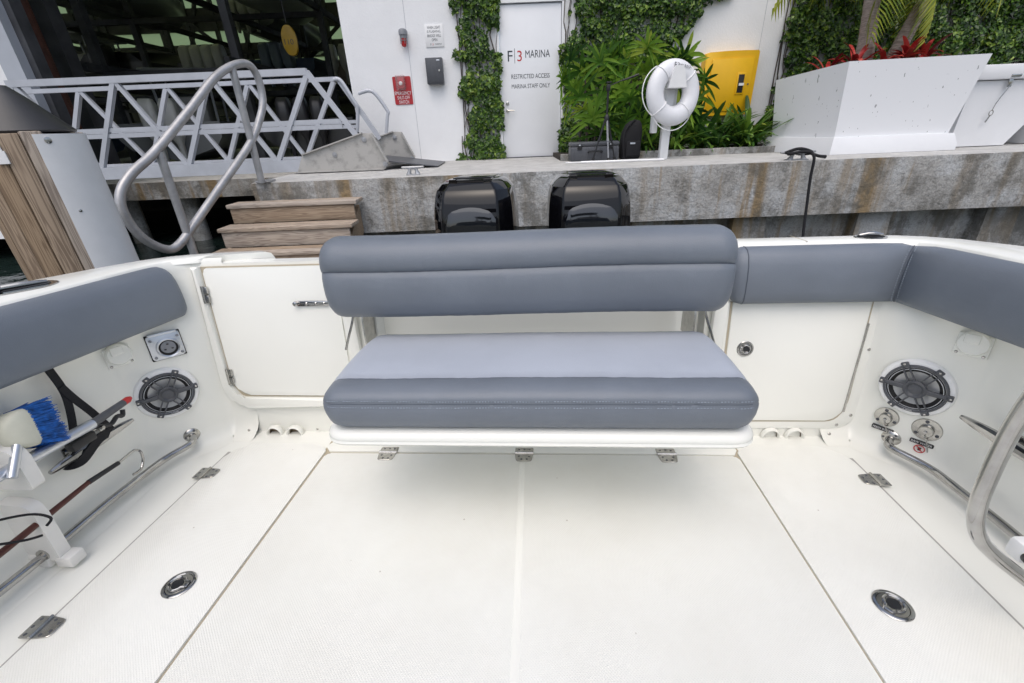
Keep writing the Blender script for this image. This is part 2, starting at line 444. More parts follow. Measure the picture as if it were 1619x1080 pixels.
# ------------------------------------------------------------------ water
def water_mat():
    m = bpy.data.materials.new("harbour_water"); m.use_nodes = True
    N = m.node_tree.nodes; L = m.node_tree.links; p = N["Principled BSDF"]
    p.inputs["Base Color"].default_value = (.012, .022, .020, 1); p.inputs["Roughness"].default_value = .06
    tc = N.new("ShaderNodeTexCoord"); nz = N.new("ShaderNodeTexNoise"); nz.inputs["Scale"].default_value = 2.2; nz.inputs["Detail"].default_value = 4
    L.new(tc.outputs["Object"], nz.inputs["Vector"])
    bp = N.new("ShaderNodeBump"); bp.inputs["Strength"].default_value = .35; bp.inputs["Distance"].default_value = .1
    L.new(nz.outputs["Fac"], bp.inputs["Height"]); L.new(bp.outputs["Normal"], p.inputs["Normal"])
    return m
tag(raw("water", [(-400, -400, -.78), (400, -400, -.78), (400, 400, -.78), (-400, 400, -.78)], [(0, 1, 2, 3)], water_mat()), kind="structure")

# ------------------------------------------------------------------ the boat: x to starboard-right of picture, y aft, z up, sole at z=0
boat = empty("motorboat")
boat.matrix_world = Matrix.Translation((-.088, -.0507, .001)) @ Matrix(((0.996441, 0.084277, -0.001636), (-0.084057, 0.994917, 0.05545), (0.0063, -0.055115, 0.99846))).to_4x4()
tag(boat, "white motorboat moored stern-to, its cockpit fitted with grey cushions", "boat")

WPATH = [(-1.3, 1.50), (-.5, 1.455), (.3, 1.415), (.8, 1.405), (1.1, 1.418), (1.22, 1.430)]
def wall_x(y, z=0.0):
    """half width of the cockpit: straight side forward, a diagonal panel in the aft corner"""
    if y > 1.292: return 1.25 + .9 * (1.5 - y)
    ys = [p[0] for p in WPATH] + [1.292]; xs = [p[1] for p in WPATH] + [1.437]
    return float(np.interp(y, ys, xs))
def tr_y(z): return 1.5 + .09 * z
def wall_n(s, y): return Vector((-s, -.9, 0)).normalized() if y > 1.31 else (Vector((-s, -.45, 0)).normalized() if y > 1.27 else Vector((-s, 0, 0)))
def wallF(s, y, z, off=0.0):
    """frame on the inside of a cockpit wall; s=-1 left, +1 right; local Z faces into the cockpit, Y up"""
    n = wall_n(s, y)
    return frame(Vector((s * wall_x(y, z), y, z)) + n * off, n)
def trF(x, z, off=0.0):
    n = Vector((0, -1, .09)).normalized()
    return frame(Vector((x, tr_y(z), z)) + n * off, n)

# --- sole under the hatches
mb = MB(); mb.box((0, .1, -.030), (3.1, 2.86, .04))
mb.build("cockpit_sole", gel, boat)
for x in (-.785, .793):
    mb = MB(); mb.box((x, .1, -.0085), (.030, 2.8, .004)); mb.build("hatch_gasket", tan_gap, boat)
for x in (-1.1915, 1.1855):
    mb = MB(); mb.box((x, .06, -.0075), (.012, 2.6, .004)); mb.build("hatch_gasket", gasket_l, boat)
mb = MB(); mb.box((0, 1.359, -.0087), (1.56, .016, .004)); mb.build("hatch_gasket", tan_gap, boat)
# aft strip on which the hatches hinge
mb = MB()
mb.prism(round_poly([(-.772, 1.364), (.782, 1.366), (.80, 1.395), (.72, 1.53), (-.72, 1.53), (-.80, 1.395)], .004), -.02, 0, bevel=.003)
mb.build("hatch_sill", gel, boat)
mb = MB(); mb.box((0, 1.47, -.075), (2.5, .12, .03)); mb.build("gutter", gel_in, boat)

def hatch(name, poly, rr, mat_, label=None):
    mb = MB(); mb.prism(round_poly(poly, rr, 5), -.022, 0.0, bevel=.005, seg=3)
    o = mb.build(name, mat_, boat)
    if label: o["label"] = label
    return o
h_main = hatch("floor_hatch", [(-.783, -1.25), (.789, -1.25), (.789, 1.358), (-.779, 1.352)], [.02, .02, .02, .02], nonskid, "large white centre floor hatch with a moulded middle ridge")
mb = MB()
mb.loft([[(x + .012 * (1.2 - y) / .5 * .9, y, z) for x, z in ((-.012, -.001), (-.008, .0008), (.0, .0012), (.008, .0008), (.012, -.001))] for y in (1.30, 1.0, .5, 0, -1.2)], closed=False, cap=False)
mb.build("ridge", gel, h_main)
h_l = hatch("side_hatch", [(-1.186, -1.25), (-.790, -1.25), (-.790, 1.372), (-.835, 1.414), (-1.12, 1.414), (-1.186, 1.36)], [.02, .02, .012, .03, .05, .05], nonskid, "long narrow floor hatch on the left")
h_r = hatch("side_hatch", [(.796, -1.25), (1.180, -1.25), (1.180, 1.36), (1.115, 1.425), (.85, 1.425), (.796, 1.385)], [.02, .02, .05, .05, .03, .012], nonskid, "long narrow floor hatch on the right")

# --- cockpit side walls: margin strip, fillet, lower wall, overhanging coaming
for s in (-1, 1):
    def lower(px, py, nx, ny, rk_=0.0):
        base = [(.075, -.0095), (.062, -.008), (.040, .0), (.020, .014), (.006, .036), (0, .066), (0, .3), (0, .50)]
        return [(s * (px - nx * d), py - ny * d + rk_ * z, z) for d, z in base]
    def upper(ux, uy, sl, nx, ny):
        return [(s * (ux + nx * sl * z), uy + ny * sl * z, z) for z in (.545, .70, .722)] + [(s * (ux + nx * (sl * .735 + .006)), uy + ny * (sl * .735 + .006), .7345)]
    def up_side(y): return upper(1.27 + .1 * (1.5 - y), y, .1, 1, 0)
    rings = [lower(x, y, 1, 0) + up_side(y) for y, x in WPATH]
    rings += [lower(x, y, nx, ny) + up_side(uy) for x, y, nx, ny, uy in ((1.434, 1.255, .99, .1, 1.27), (1.432, 1.280, .95, .31, 1.31), (1.420, 1.305, .85, .53, 1.345), (1.398, 1.333, .745, .667, 1.38))]
    rings += [lower(1.25 + .9 * (1.5 - y), y, .743, .669) + up_side(uy) for y, uy in ((1.38, 1.40), (1.43, 1.43))]
    for (x, y, nx, ny, k), (ux, uy, ca, sa) in zip(((1.2885, 1.466, .72, .69, .03), (1.274, 1.487, .64, .77, .06), (1.262, 1.498, .45, .89, .09), (1.245, 1.504, .1, .99, .09)),
                                                 ((1.272, 1.462, .9, .3), (1.264, 1.485, .7, .7), (1.252, 1.498, .4, .9), (1.235, 1.504, .1, 1))):
        rings.append(lower(x, y, nx, ny, k) + upper(ux, uy, .09, ca, sa))
    rings.append(lower(1.15, 1.512, 0, 1, .09) + upper(1.15, 1.512, .09, 0, 1))
    mb = MB(); mb.loft(rings, closed=False, cap=False)
    mb.build("side_wall", gel_in, boat, smooth=50)

# --- transom blocks
mb = MB()
def trblock(mb, x0, x1, z0, z1, dy=0.0, t=.10, r=.008):
    n = [(tr_y(z0) + dy, z0), (tr_y(z1) + dy, z1), (tr_y(z1) + t, z1), (tr_y(z0) + t, z0)]
    mb.loft([[(x, a, b) for a, b in n] for x in (x0, x1)])
trblock(mb, -1.16, -.70, -.09, .715, .012, .07)
trblock(mb, -.70, -.565, -.09, .70)
trblock(mb, -.565, .672, -.09, .69, .075, .16)
trblock(mb, .672, 1.16, -.09, .72)
mb.build("transom", gel_in, boat)
# inner seat recess frame
mb = MB()
for x in (-.66, .712):
    mb = MB(); mb.rbox((x, tr_y(.3) - .006, .25), (.05, .03, .60), .012); mb.build("recess_frame", gel_in, boat)

# --- gunwale cap and outer hull
def cap_strip(stations, name):
    rings = []
    for (ix, iy), (ox, oy) in stations:
        i = Vector((ix, iy, 0)); o = Vector((ox, oy, 0)); d = (o - i).normalized()
        P = [(i - d * .004, .720), (i, .733), (i + d * .012, .7395), (o - d * .030, .7395), (o - d * .010, .733), (o, .715), (o + d * .004, .69), (o - d * .03, .60), (o - d * .10, 0), (o - d * .22, -.85)]
        rings.append([(p.x, p.y, z) for p, z in P])
    mb = MB(); mb.loft(rings, closed=False, cap=True)
    return mb.build(name, gel, boat, smooth=60)
st = [((1.27 + .1 * (1.5 - y) + .072, y), (ox, y + dy)) for y, ox, dy in ((-1.3, 2.0, 0), (-.5, 1.90, 0), (0, 1.82, 0), (.5, 1.74, .02), (.9, 1.675, .03), (1.2, 1.61, .06))]
corner = [((1.362, 1.42), (1.535, 1.44)), ((1.352, 1.48), (1.475, 1.555)), ((1.325, 1.525), (1.40, 1.628)), ((1.28, 1.553), (1.32, 1.665))]
cap_strip(st + corner + [((1.2, 1.566), (1.22, 1.678)), ((.672, 1.566), (.672, 1.686))], "gunwale")
cap_strip([((-a, b), (-c, d)) for (a, b), (c, d) in st + corner + [((1.235, 1.562), (1.20, 1.685)), ((1.215, 1.585), (1.02, 1.685)), ((1.19, 1.60), (.985, 1.66))]], "gunwale")
# seam line on the gunwale where the hull side joins
mb = MB(); mb.tube([(.985, 1.568, .7395), (.985, 1.684, .7395)], .0012, 6); mb.build("cap_joint", tan_gap, boat)

# --- transom door (left) with jamb, hinges, latch bar
dpoly = [(-1.222, .700), (-1.212, .225), (-1.175, .172), (-.70, .168), (-.70, .700)]
jamb = MB()
outer = round_poly([(-1.262, .706), (-1.250, .19), (-1.20, .118), (-.70, .118), (-.70, .160), (-1.185, .163), (-1.221, .222), (-1.231, .706)], [.0, .05, .05, 0, 0, .02, .03, 0])
Mt = frame((0, 1.5, 0), Vector((0, -1, .09)).normalized())
kz = math.sqrt(1 + .09 ** 2)
def T2(poly): return [(-x, z * kz) for x, z in poly]
# local X of Mt: up x n ; check its sign once
sgn = 1 if (Mt.to_3x3() @ Vector((1, 0, 0))).x > 0 else -1
def T2(poly): return [(sgn * x, z * kz) for x, z in poly]
jamb.prism(T2(outer), -.01, .022, Mt, bevel=.012, seg=3)
jamb.build("door_jamb", gel_in, boat)
door = MB(); door.prism(T2(round_poly(dpoly, [.02, .05, .05, .01, .02])), -.03, .008, Mt, bevel=.006, seg=3)
door = door.build("transom_door", gel, boat)
door["label"] = "white transom door with two hinges and a latch bar"
g = MB(); g.prism(T2([(-1.236, .705), (-1.228, .20), (-1.19, .155), (-.70, .155), (-.70, .705)]), -.03, .0015, Mt); g.build("door_gap", tan_gap, door)
for x, z in ((-1.222, .600), (-1.207, .258)):
    hm = MB(); M = trF(x, z, .012)
    hm.rbox((0, .017, .004), (.020, .030, .010), .003, M=M); hm.rbox((0, -.017, .004), (.020, .030, .010), .003, M=M)
    hm.cyl((-.009, -.034, .008), (-.009, .034, .008), .005, M=M, seg=10)
    hm.build("hinge", steel_b, door)
lb = MB(); M = trF(-.80, .558, .010)
lb.rbox((0, 0, .004), (.125, .021, .007), .002, M=M)
for q in (-.025, .012, .045): lb.lathe([(.006, .006), (.006, .0095), (.003, .012)], M @ Matrix.Translation((q, 0, 0)), 10)
lb.lathe([(.008, .002), (.010, .008), (.009, .016), (.004, .018)], M @ Matrix.Translation((-.067, .001, 0)), 14)
lb.build("latch_bar", steel, door)

# --- storage door (right)
fr = MB()
fr.prism(T2(round_poly([(.742, .535), (1.285, .535), (1.272, .09), (1.24, .030), (.742, .022)], [0, 0, .03, .05, 0])), -.01, .005, Mt, bevel=.004)
fr = fr.build("storage_door_frame", gel, boat)
g = MB(); g.prism(T2(round_poly([(.752, .535), (1.240, .535), (1.229, .125), (1.195, .058), (.752, .056)], [0, 0, .05, .05, 0])), .0, .0058, Mt); g.build("door_gap", tan_gap, fr)
sdoor = MB(); sdoor.prism(T2(round_poly([(.760, .534), (1.234, .534), (1.223, .128), (1.190, .064), (.760, .062)], [0, 0, .05, .05, 0])), .0, .010, Mt, bevel=.004, seg=3)
sdoor = sdoor.build("storage_door", gel, boat)
sdoor["label"] = "white storage door with round pull latch and long hinge"
ph = MB(); a = trF(1.2335, .450, .012).translation; b = trF(1.2145, .104, .012).translation
ph.tube([a, b], .0042, 8); ph.build("piano_hinge", steel_b, sdoor)
def screw(M, parent, r=.006, m=None):
    q = MB(); q.lathe([(r, 0), (r, .0015), (r * .7, .003), (.0005, .0034)], M, 12); return q.build("screw", m or steel_b, parent)
for x, z in ((1.260, .35), (1.249, .085), (1.205, .044)): screw(trF(x, z, .005), fr, .006)

def ring_latch(M, parent, r=.036, name="ring_latch"):
    """flush pull latch: dished round plate with a folding ring"""
    q = MB()
    q.lathe([(r, 0), (r, .0015), (r * .95, .003), (r * .80, .0032), (r * .76, .0012), (r * .3, .0008), (.001, .0008)], M, 32)
    o = q.build(name, steel, parent)
    q = MB()
    pts = [(r * .50 * math.cos(t) + r * .10, r * .50 * math.sin(t), .0034) for t in np.linspace(math.radians(-150), math.radians(150), 22)]
    pts = [(-r * .58, -r * .20, .0034)] + pts + [(-r * .58, r * .20, .0034)]
    q.tube(pts, r * .085, 8, M=M); q.rbox((-r * .52, 0, .0030), (r * .30, r * .44, .0030), .0015, M=M)
    q.build("pull_ring", steel, o)
    q = MB(); q.prism([(r * .36 * math.cos(t) + r * .10, r * .36 * math.sin(t)) for t in np.linspace(0, 2 * math.pi, 20, endpoint=False)], .0, .0016, M); q.build("finger_well", blackp, o)
    return o
ring_latch(trF(.823, .358, .010), sdoor, .030)
ring_latch(frame((-.924, .772, .0008), (0, 0, 1), V(.35, 1, 0)) @ Matrix.Rotation(math.radians(200), 4, 'Z'), h_l, .042)
ring_latch(frame((.930, .785, .0008), (0, 0, 1), V(-.3, 1, 0)) @ Matrix.Rotation(math.radians(20), 4, 'Z'), h_r, .042)

# --- hatch hinges
def butt_hinge(M, parent, w=.062):
    q = MB()
    q.prism(round_poly([(-w / 2, .003), (w / 2, .003), (w / 2, .034), (-w / 2, .034)], .004, 2), 0, .0030, M, bevel=.001, seg=1)
    q.prism(round_poly([(-w / 2, -.003), (-w / 2 + .006, -.046), (w / 2 - .006, -.046), (w / 2, -.003)], [.003, .012, .012, .003], 3), 0, .0030, M, bevel=.001, seg=1)
    q.cyl((-w / 2, 0, .004), (w / 2, 0, .004), .0048, M=M, seg=10)
    o = q.build("hinge", steel_b, parent)
    for x, y in ((-.020, .022), (0, .024), (.020, .022), (-.019, -.018), (.019, -.018), (-.009, -.035), (.011, -.035)):
        c = MB(); c.lathe([(.0044, .0031), (.0034, .0035), (.0004, .0033)], M @ Matrix.Translation((x, y, 0)), 8); c.build("screw", darkgrey, o)
    return o
for x, y in ((-.531, 1.357), (.002, 1.359), (.535, 1.362)): butt_hinge(frame((x, y, .0), (0, 0, 1), (0, 1, 0)), h_main, .070)
for s, p, ylist in ((-1, h_l, (1.222, .642)), (1, h_r, (1.238, .64))):
    for y in ylist: butt_hinge(frame((s * 1.187, y, .001), (0, 0, 1), (s, 0, 0)), p, .058)

bore_m = mat('pipe_bore', (.16, .12, .08), .8)
# --- scupper pipes
for x, z in ((-1.075, -.006), (-.985, -.006), (.965, -.004), (1.055, -.004)):
    q = MB(); M = frame((x, 1.497, z), (0, -1, 0))
    q.lathe([(.036, 0), (.036, .010), (.034, .015), (.030, .017), (.0275, .014), (.0265, .004), (.0265, -.06)], M, 28, cap=False)
    o = q.build("scupper_pipe", gel_in, boat)
    q = MB(); q.lathe([(.0264, .004), (.0260, -.010), (.0001, -.012)], M, 20, cap=False); q.build("pipe_bore", bore_m, o)
for x in (-1.185, 1.178): screw(frame((x, 1.485, .012), (0, -1, .3)), boat, .006)
for x in (-.885,): screw(frame((x, 1.496, .012), (0, -1, .2)), boat, .005)

# --- bolsters
bprof = [(0, .545), (.030, .537), (.044, .540), (.055, .555), (.060, .585), (.062, .63), (.059, .675), (.050, .705), (.034, .722), (.014, .729), (0, .729)]
def loft_stations(stations, prof, mats, name, mat_idx=None):
    """stations: (base xy at z=0, outward dir for depth, z slope dir, inset)"""
    ds = [p[0] for p in prof]; zs = [p[1] for p in prof]
    zc, zh = (min(zs) + max(zs)) / 2, (max(zs) - min(zs)) / 2; dm = max(ds)
    rings = []
    for bx_, off, slope, inset in stations:
        ring = []
        for d, z in prof:
            k = max(.02, 1 - inset / zh); kd = max(.05, 1 - inset / .07)
            zz = zc + (z - zc) * k; dd = d * kd
            ring.append((bx_[0] + off[0] * dd + slope[0] * zz, bx_[1] + off[1] * dd + slope[1] * zz, zz))
        rings.append(ring)
    mb = MB(); mb.loft(rings, True, True, mats=mat_idx)
    return mb.build(name, mats, boat, smooth=60)
def end_insets(r, n=7): return [(r * (1 - math.cos(t)), r * (1 - math.sin(t))) for t in np.linspace(0, math.pi / 2, n)]
def side_station(s, y, inset=0.0): return ((s * (1.27 + .1 * (1.5 - y)), y), (-s, -.1), (s * .1, 0), inset)
stn = [side_station(-1, 1.515 - d, i) for d, i in end_insets(.045)] + [side_station(-1, y) for y in (1.3, 1.0, .6, .2, -.3, -.9)]
bl = loft_stations(stn, bprof, [vinyl], "bolster")
bl["label"] = "long grey padded bolster along the left gunwale"
# right: transom piece and side piece meet in a stitched mitre
def tr_station(x, inset=0.0): return ((x, 1.5), (0, -1), (0, .09), inset)
mit = ((1.27, 1.5), (-1.06, -.96), (.1, .09), 0.0)
b1 = loft_stations([tr_station(.735 + d, i * .8) for d, i in end_insets(.04)] + [tr_station(x) for x in (.9, 1.05, 1.18)] + [mit], bprof, [vinyl], "bolster")
b1["label"] = "short grey padded bolster on the transom at right"
b2 = loft_stations([mit] + [side_station(1, y) for y in (1.40, 1.2, .9, .5, 0, -.5, -.9)], bprof, [vinyl], "bolster")
b2["label"] = "long grey padded bolster along the right gunwale"
def mpt(d, z): return Vector((1.27 - 1.06 * d + .1 * z, 1.5 - .96 * d + .09 * z, z))
q = MB(); q.tube([mpt(d + .0008, z) for d, z in bprof[1:]], .0022, 6); q.build("corner_seam", seam_m, b2)
def stitches(paths, parent, w=.0013, L=.0045, gap=.0035, m=None):
    q = MB()
    for P in paths:
        P = [Vector(p) for p in P]; acc = 0.0; step = L + gap
        for a, b in zip(P[:-1], P[1:]):
            d = (b - a); ln = d.length
            if ln < 1e-6: continue
            d /= ln; t = (-acc) % step
            while t < ln:
                e = min(t + L, ln); q.beam(a + d * t, a + d * e, w, w); t += step
            acc = (acc + ln) % step
    o = q.build("stitching", m or thread, parent, smooth=0); o["kind"] = "stuff"; return o
stitches([[mpt(d + .0015, z) + Vector(o) for d, z in bprof[2:]] for o in ((-.009, -.001, 0), (.002, -.010, 0))], b2)
# piping round the left end of the transom piece
q = MB(); q.tube([(.775, 1.5 - d * 1.0 - .0005 + .09 * z, z) for d, z in bprof[1:]], .0016, 6); q.build("piping", seam_m, b1)

# --- fold-down bench
tray = MB()
def plan(x0, x1, y0, y1, rf, ins): return round_poly([(x0 + ins, y0 + ins), (x1 - ins, y0 + ins), (x1 - ins, y1), (x0 + ins, y1)], [max(rf - ins, .01), max(rf - ins, .01), .01, .01], 8)
levels = [(.034, .331), (.014, .332), (.005, .335), (.001, .341), (.003, .346), (.004, .348), (.002, .351), (.004, .360), (.012, .370), (.026, .375), (.05, .376)]
tray.loft([[(x, y, z) for x, y in plan(-.531, .636, .950, 1.42, .075, i)] for i, z in levels])
bench = tray.build("bench_seat", gel, boat, smooth=50)
bench["label"] = "fold-down bench with grey cushions on the transom"
def pillow(prof, x0, x1, r, mats, name, parent, midx=None, split=6, sag=None, pucker={}):
    ys = [p[0] for p in prof]; zs = [p[1] for p in prof]
    yc, zc = (min(ys) + max(ys)) / 2, (min(zs) + max(zs)) / 2; yh, zh = (max(ys) - min(ys)) / 2, (max(zs) - min(zs)) / 2
    stn = [(x0 + d, i) for d, i in end_insets(r, 8)]
    stn += [(x0 + r + (x1 - x0 - 2 * r) * k / split, 0) for k in range(1, split)]
    stn += [(x1 - d, i) for d, i in end_insets(r, 8)[::-1]]
    rings = []
    for x, ins in stn:
        nzv = lambda k, q_: noise.noise(Vector((x * q_, k * 3.1, x0 * 7)))
        ky, kz_ = 1 - ins / max(yh, r * 1.03), 1 - min(ins, zh * .80) / zh
        rings.append([(x, yc + (y - yc) * ky + (.0011 * nzv(j, 55) + .0007 * nzv(j, 130)) * pucker.get(j, .25), zc + (z - zc) * kz_ + (sag(x, y, z) if sag else 0) + (.0009 * nzv(j + 9, 45) + .0012 * nzv(j * .2, 9)) * pucker.get(j, .5)) for j, (y, z) in enumerate(prof)])
    mb = MB(); mb.loft(rings, True, True, mats=midx)
    return mb.build(name, mats, parent, smooth=60), rings
sprof = [(1.385, .480), (1.385, .395), (1.37, .378), (1.20, .377), (1.00, .377), (.975, .382), (.960, .396), (.952, .418), (.949, .442), (.951, .459), (.9555, .4655), (.9535, .471), (.960, .484), (.972, .494), (.995, .500), (1.028, .503),
         (1.0315, .5015), (1.06, .507), (1.13, .512), (1.22, .513), (1.30, .510), (1.345, .504), (1.372, .494)]
mi = [1 if 15 < i < 21 else 0 for i in range(len(sprof))]
cush, srings = pillow(sprof, -.522, .628, .058, [vinyl, vinyl_l], "seat_cushion", bench, mi, split=150, pucker={8: .8, 9: 1.0, 11: 1.0, 12: .9, 14: .9, 15: 1.0, 17: 1.0, 18: .9},
                      sag=lambda x, y, z: .0035 * math.sin(x * 7 + 1) * max(0, (z - .47) / .04) * .5)
cush["label"] = "grey seat cushion with a paler top panel"
for off in (-2, 2):
    pass
row = lambda k, dy, dz: [(r[k][0], r[k][1] + dy, r[k][2] + dz) for r in srings[5:-5]]
stitches([row(9, -.0016, -.0005), row(11, -.0014, .004)], cush)
q = MB(); q.tube(row(10, .0005, 0), .0016, 6); q.build("seam", seam_m, cush)
q = MB(); q.tube([(p[0], p[1], p[2] - .0008) for p in row(15, .002, 0)], .0012, 6); q.build("seam", seam_m, cush)
kprof = [(1.425, .66), (1.42, .61), (1.40, .590), (1.365, .580), (1.325, .579), (1.298, .588), (1.279, .610), (1.269, .645), (1.267, .685), (1.271, .718), (1.277, .733), (1.284, .7395), (1.278, .746), (1.274, .762), (1.277, .785), (1.288, .808), (1.308, .826), (1.335, .836), (1.365, .838), (1.395, .831), (1.415, .812), (1.425, .77)]
back, krings = pillow(kprof, -.624, .656, .062, [vinyl], "backrest", bench, None, split=150, pucker={9: 1.0, 10: 1.6, 12: 1.6, 13: 1.1, 5: .9, 17: .9}, sag=lambda x, y, z: .003 * math.sin(x * 5))
back["label"] = "grey padded backrest with one long seam"
q = MB(); q.tube([r[11] for r in krings[3:-3]], .002, 6); q.build("seam", seam_m, back)
for x, s in ((-.575, -1), (.600, 1)):
    q = MB()
    q.prism([(0, 0), (.13, 0), (.13, .20), (.04, .20), (0, .10)], -.003, .003, Matrix.Translation((x, 1.44, .42)) @ Matrix(((0, 0, 1, 0), (1, 0, 0, 0), (0, 1, 0, 0), (0, 0, 0, 1))))
    q.build("support_bracket", steel_b, bench)
    q = MB(); P = smooth_path([(x + s * .018, 1.44, .62), (x + s * .028, 1.435, .54), (x + s * .055, 1.42, .46), (x + s * .075, 1.41, .40)], 5)
    q.tube(P[:14], .0045, 8); q.build("gas_strut", steel_b, bench)
# snap hook and lanyard by the door
q = MB(); q.tube(smooth_path([(-.648, 1.515, .53), (-.655, 1.51, .515), (-.645, 1.51, .50), (-.638, 1.513, .515), (-.648, 1.515, .53)], 4), .003, 6); q.tube([(-.648, 1.512, .50), (-.652, 1.512, .468)], .004, 6)
o = q.build("snap_hook", steel, boat); q = MB(); q.tube([(-.652, 1.512, .468), (-.650, 1.512, .40), (-.628, 1.508, .33)], .0022, 6); q.build("lanyard", whitep, o)

# --- speakers
def speaker(s, y, z, rot):
    M = wallF(s, y, z) @ Matrix.Scale(.82, 4) @ Matrix.Rotation(rot, 4, 'Z')
    q = MB(); q.lathe([(.124, 0), (.123, .010), (.118, .017), (.108, .020), (.098, .018), (.094, .008), (.094, .004)], M, 48, cap=False)
    o = q.build("speaker", whitep, boat); o["label"] = "round cockpit loudspeaker, %s wall" % ("left" if s < 0 else "right")
    q = MB(); q.lathe([(.096, .012), (.090, .020), (.083, .021), (.076, .016), (.072, .010)], M, 40, cap=False); q.build("surround", rubber, o)
    q = MB(); q.lathe([(.073, .011), (.045, .004), (.026, .001), (.02, .001)], M, 36, cap=False); q.build("cone", cone_m, o)
    q = MB(); q.lathe([(.034, .016), (.034, .031), (.030, .034), (.026, .031), (.022, .027), (.012, .029), (.0005, .030)], M, 28); q.build("tweeter", darkgrey, o)
    q = MB()
    q.lathe([(.104, .014), (.104, .024), (.100, .028), (.094, .026), (.092, .020)], M, 48, cap=False)
    q.lathe([(.038, .020), (.038, .032), (.035, .0345), (.031, .033)], M, 28, cap=False)
    for k in range(6):
        a = k * math.pi / 3; R = M @ Matrix.Rotation(a, 4, 'Z')
        q.rbox((.108, 0, .021), (.020, .026, .014), .004, M=R)
        if k % 3 == 0: q.prism([(.034, -.011), (.100, -.0085), (.100, .0085), (.034, .011)], .021, .0305, R, bevel=.003, seg=1)
        else:
            for e in (-.0105, .0105): q.prism([(.034, e - .0024), (.100, e * .95 - .0024), (.100, e * .95 + .0024), (.034, e + .0024)], .021, .030, R)
    gr = q.build("grille", darkgrey, o)
    for k in range(6):
        screw(M @ Matrix.Rotation(k * math.pi / 3, 4, 'Z') @ Matrix.Translation((.110, 0, .028)), gr, .0045, steel)
    for rr, ww in ((.0945, .0016), (.0865, .0012)):
        q = MB(); q.tube([M @ Vector((rr * math.cos(t), rr * math.sin(t), .0235)) for t in np.linspace(0, 2 * math.pi, 48, endpoint=False)], ww, 6, closed=True); q.build("trim_ring", alu, o)
    lettering("JL AUDIO", wallF(s, y, z) @ Matrix.Scale(.82, 4) @ Matrix.Translation((s * .0 , -.0975, .0290)), whitep, o, width=.030)
    return o
speaker(-1, 1.369, .264, math.radians(0))
speaker(1, 1.392, .269, math.radians(0))

# --- outlet covers and shore power inlet
def outlet(s, y, z):
    M = wallF(s, y, z, .010) @ Matrix.Scale(.9, 4)
    q = MB(); q.rbox((0, 0, -.004), (.088, .080, .024), .004, M=M)
    o = q.build("outlet_cover", gel, boat); o["label"] = "white capped outlet on the %s wall" % ("left" if s < 0 else "right")
    q = MB(); q.lathe([(.042, .006), (.042, .018), (.038, .024), (.001, .026)], M @ Matrix.Translation((0, .012, 0)), 28); q.rbox((s * .0 - .006, .030, .026), (.040, .034, .010), .004, M=M); q.build("flap", gel, o)
    for x in (-.034, .034): screw(M @ Matrix.Translation((x, -.030, .008)), o, .005, steel)
outlet(-1, 1.300, .452); outlet(1, 1.325, .456)
M = wallF(-1, 1.405, .447) @ Matrix.Scale(.84, 4)
q = MB(); q.rbox((0, 0, .003), (.128, .122, .006), .003, M=M); g0 = q.build("shore_power_inlet", rubber, boat); g0["label"] = "square steel shore power socket on the left wall"
q = MB(); q.prism(round_poly([(-.060, -.057), (.060, -.057), (.060, .057), (-.060, .057)], .010), .005, .011, M, bevel=.003)
q.lathe([(.046, .010), (.046, .017), (.041, .019), (.036, .016), (.035, .004)], M @ Matrix.Translation((.006, -.010, 0)), 32, cap=False); q.rbox((0, .060, .012), (.105, .012, .014), .004, M=M); q.build("face_plate", alu, g0)
q = MB(); q.lathe([(.0355, .0115), (.001, .0116)], M @ Matrix.Translation((.006, -.010, 0)), 24, cap=False); q.build("socket_well", rubber, g0)
q = MB(); q.lathe([(.028, .0118), (.027, .014), (.001, .0145)], M @ Matrix.Translation((.006, -.007, 0)), 24); q.build("socket_insert", greyp, g0)
for k in range(3):
    a = math.radians(90 + 120 * k); q = MB(); q.box((.006 + .015 * math.cos(a), -.007 + .015 * math.sin(a), .016), (.008, .004, .006), M); q.build("prong", blackp, g0)
for x, y in ((-.048, -.044), (.050, -.044), (-.048, .036), (.050, .036)): screw(M @ Matrix.Translation((x, y, .011)), g0, .006, greyp)

# --- water fittings on the right
def water_fitting(y, z, word, r, label):
    M = wallF(1, y, z)
    q = MB(); q.lathe([(r, 0), (r, .003), (r * .94, .006), (r * .5, .007), (r * .5, .011)], M, 36, cap=False); q.lathe([(r * .5, .006), (r * .5, .020), (r * .44, .024), (.0005, .025)], M, 24)
    o = q.build("hose_fitting", steel_b, boat); o["label"] = label
    for k in range(3): screw(M @ Matrix.Rotation(math.radians(100 + 120 * k), 4, 'Z') @ Matrix.Translation((r * .76, 0, .006)), o, .0055, darkgrey)
    q = MB(); q.tube([M @ Vector(p) for p in ((0, -.004, .028), (.004, -.018, .026), (.008, -.030, .016), (.016, -.058, .006), (.022, -.082, .004))], .0022, 6); q.lathe([(.005, .02), (.005, .030), (.002, .031)], M, 10); q.tube([M @ Vector(p) for p in ((.002, -.026, .018), (.012, -.028, .018))], .004, 6); q.build("pin_chain", steel, o)
    q = MB(); q.prism(round_poly([(-.032, -.0075), (.032, -.0075), (.032, .0075), (-.032, .0075)], .004, 3), -.006, .0042, M @ Matrix.Translation((.0, -r - .014, 0))); pl_ = q.build("name_plate", blackp, o)
    lettering(word, M @ Matrix.Translation((.0, -r - .014, .0048)), whitep, pl_, width=.056, height=.0085)
    return o, M
water_fitting(1.427, .128, "FRESH WATER", .036, "small steel hose fitting above the fresh water plate")
o, M = water_fitting(1.345, .130, "RAW WATER", .041, "steel hose fitting above the raw water plate")
q = MB(); C0 = M @ Matrix.Translation((.0, -.041 - .036, .008))
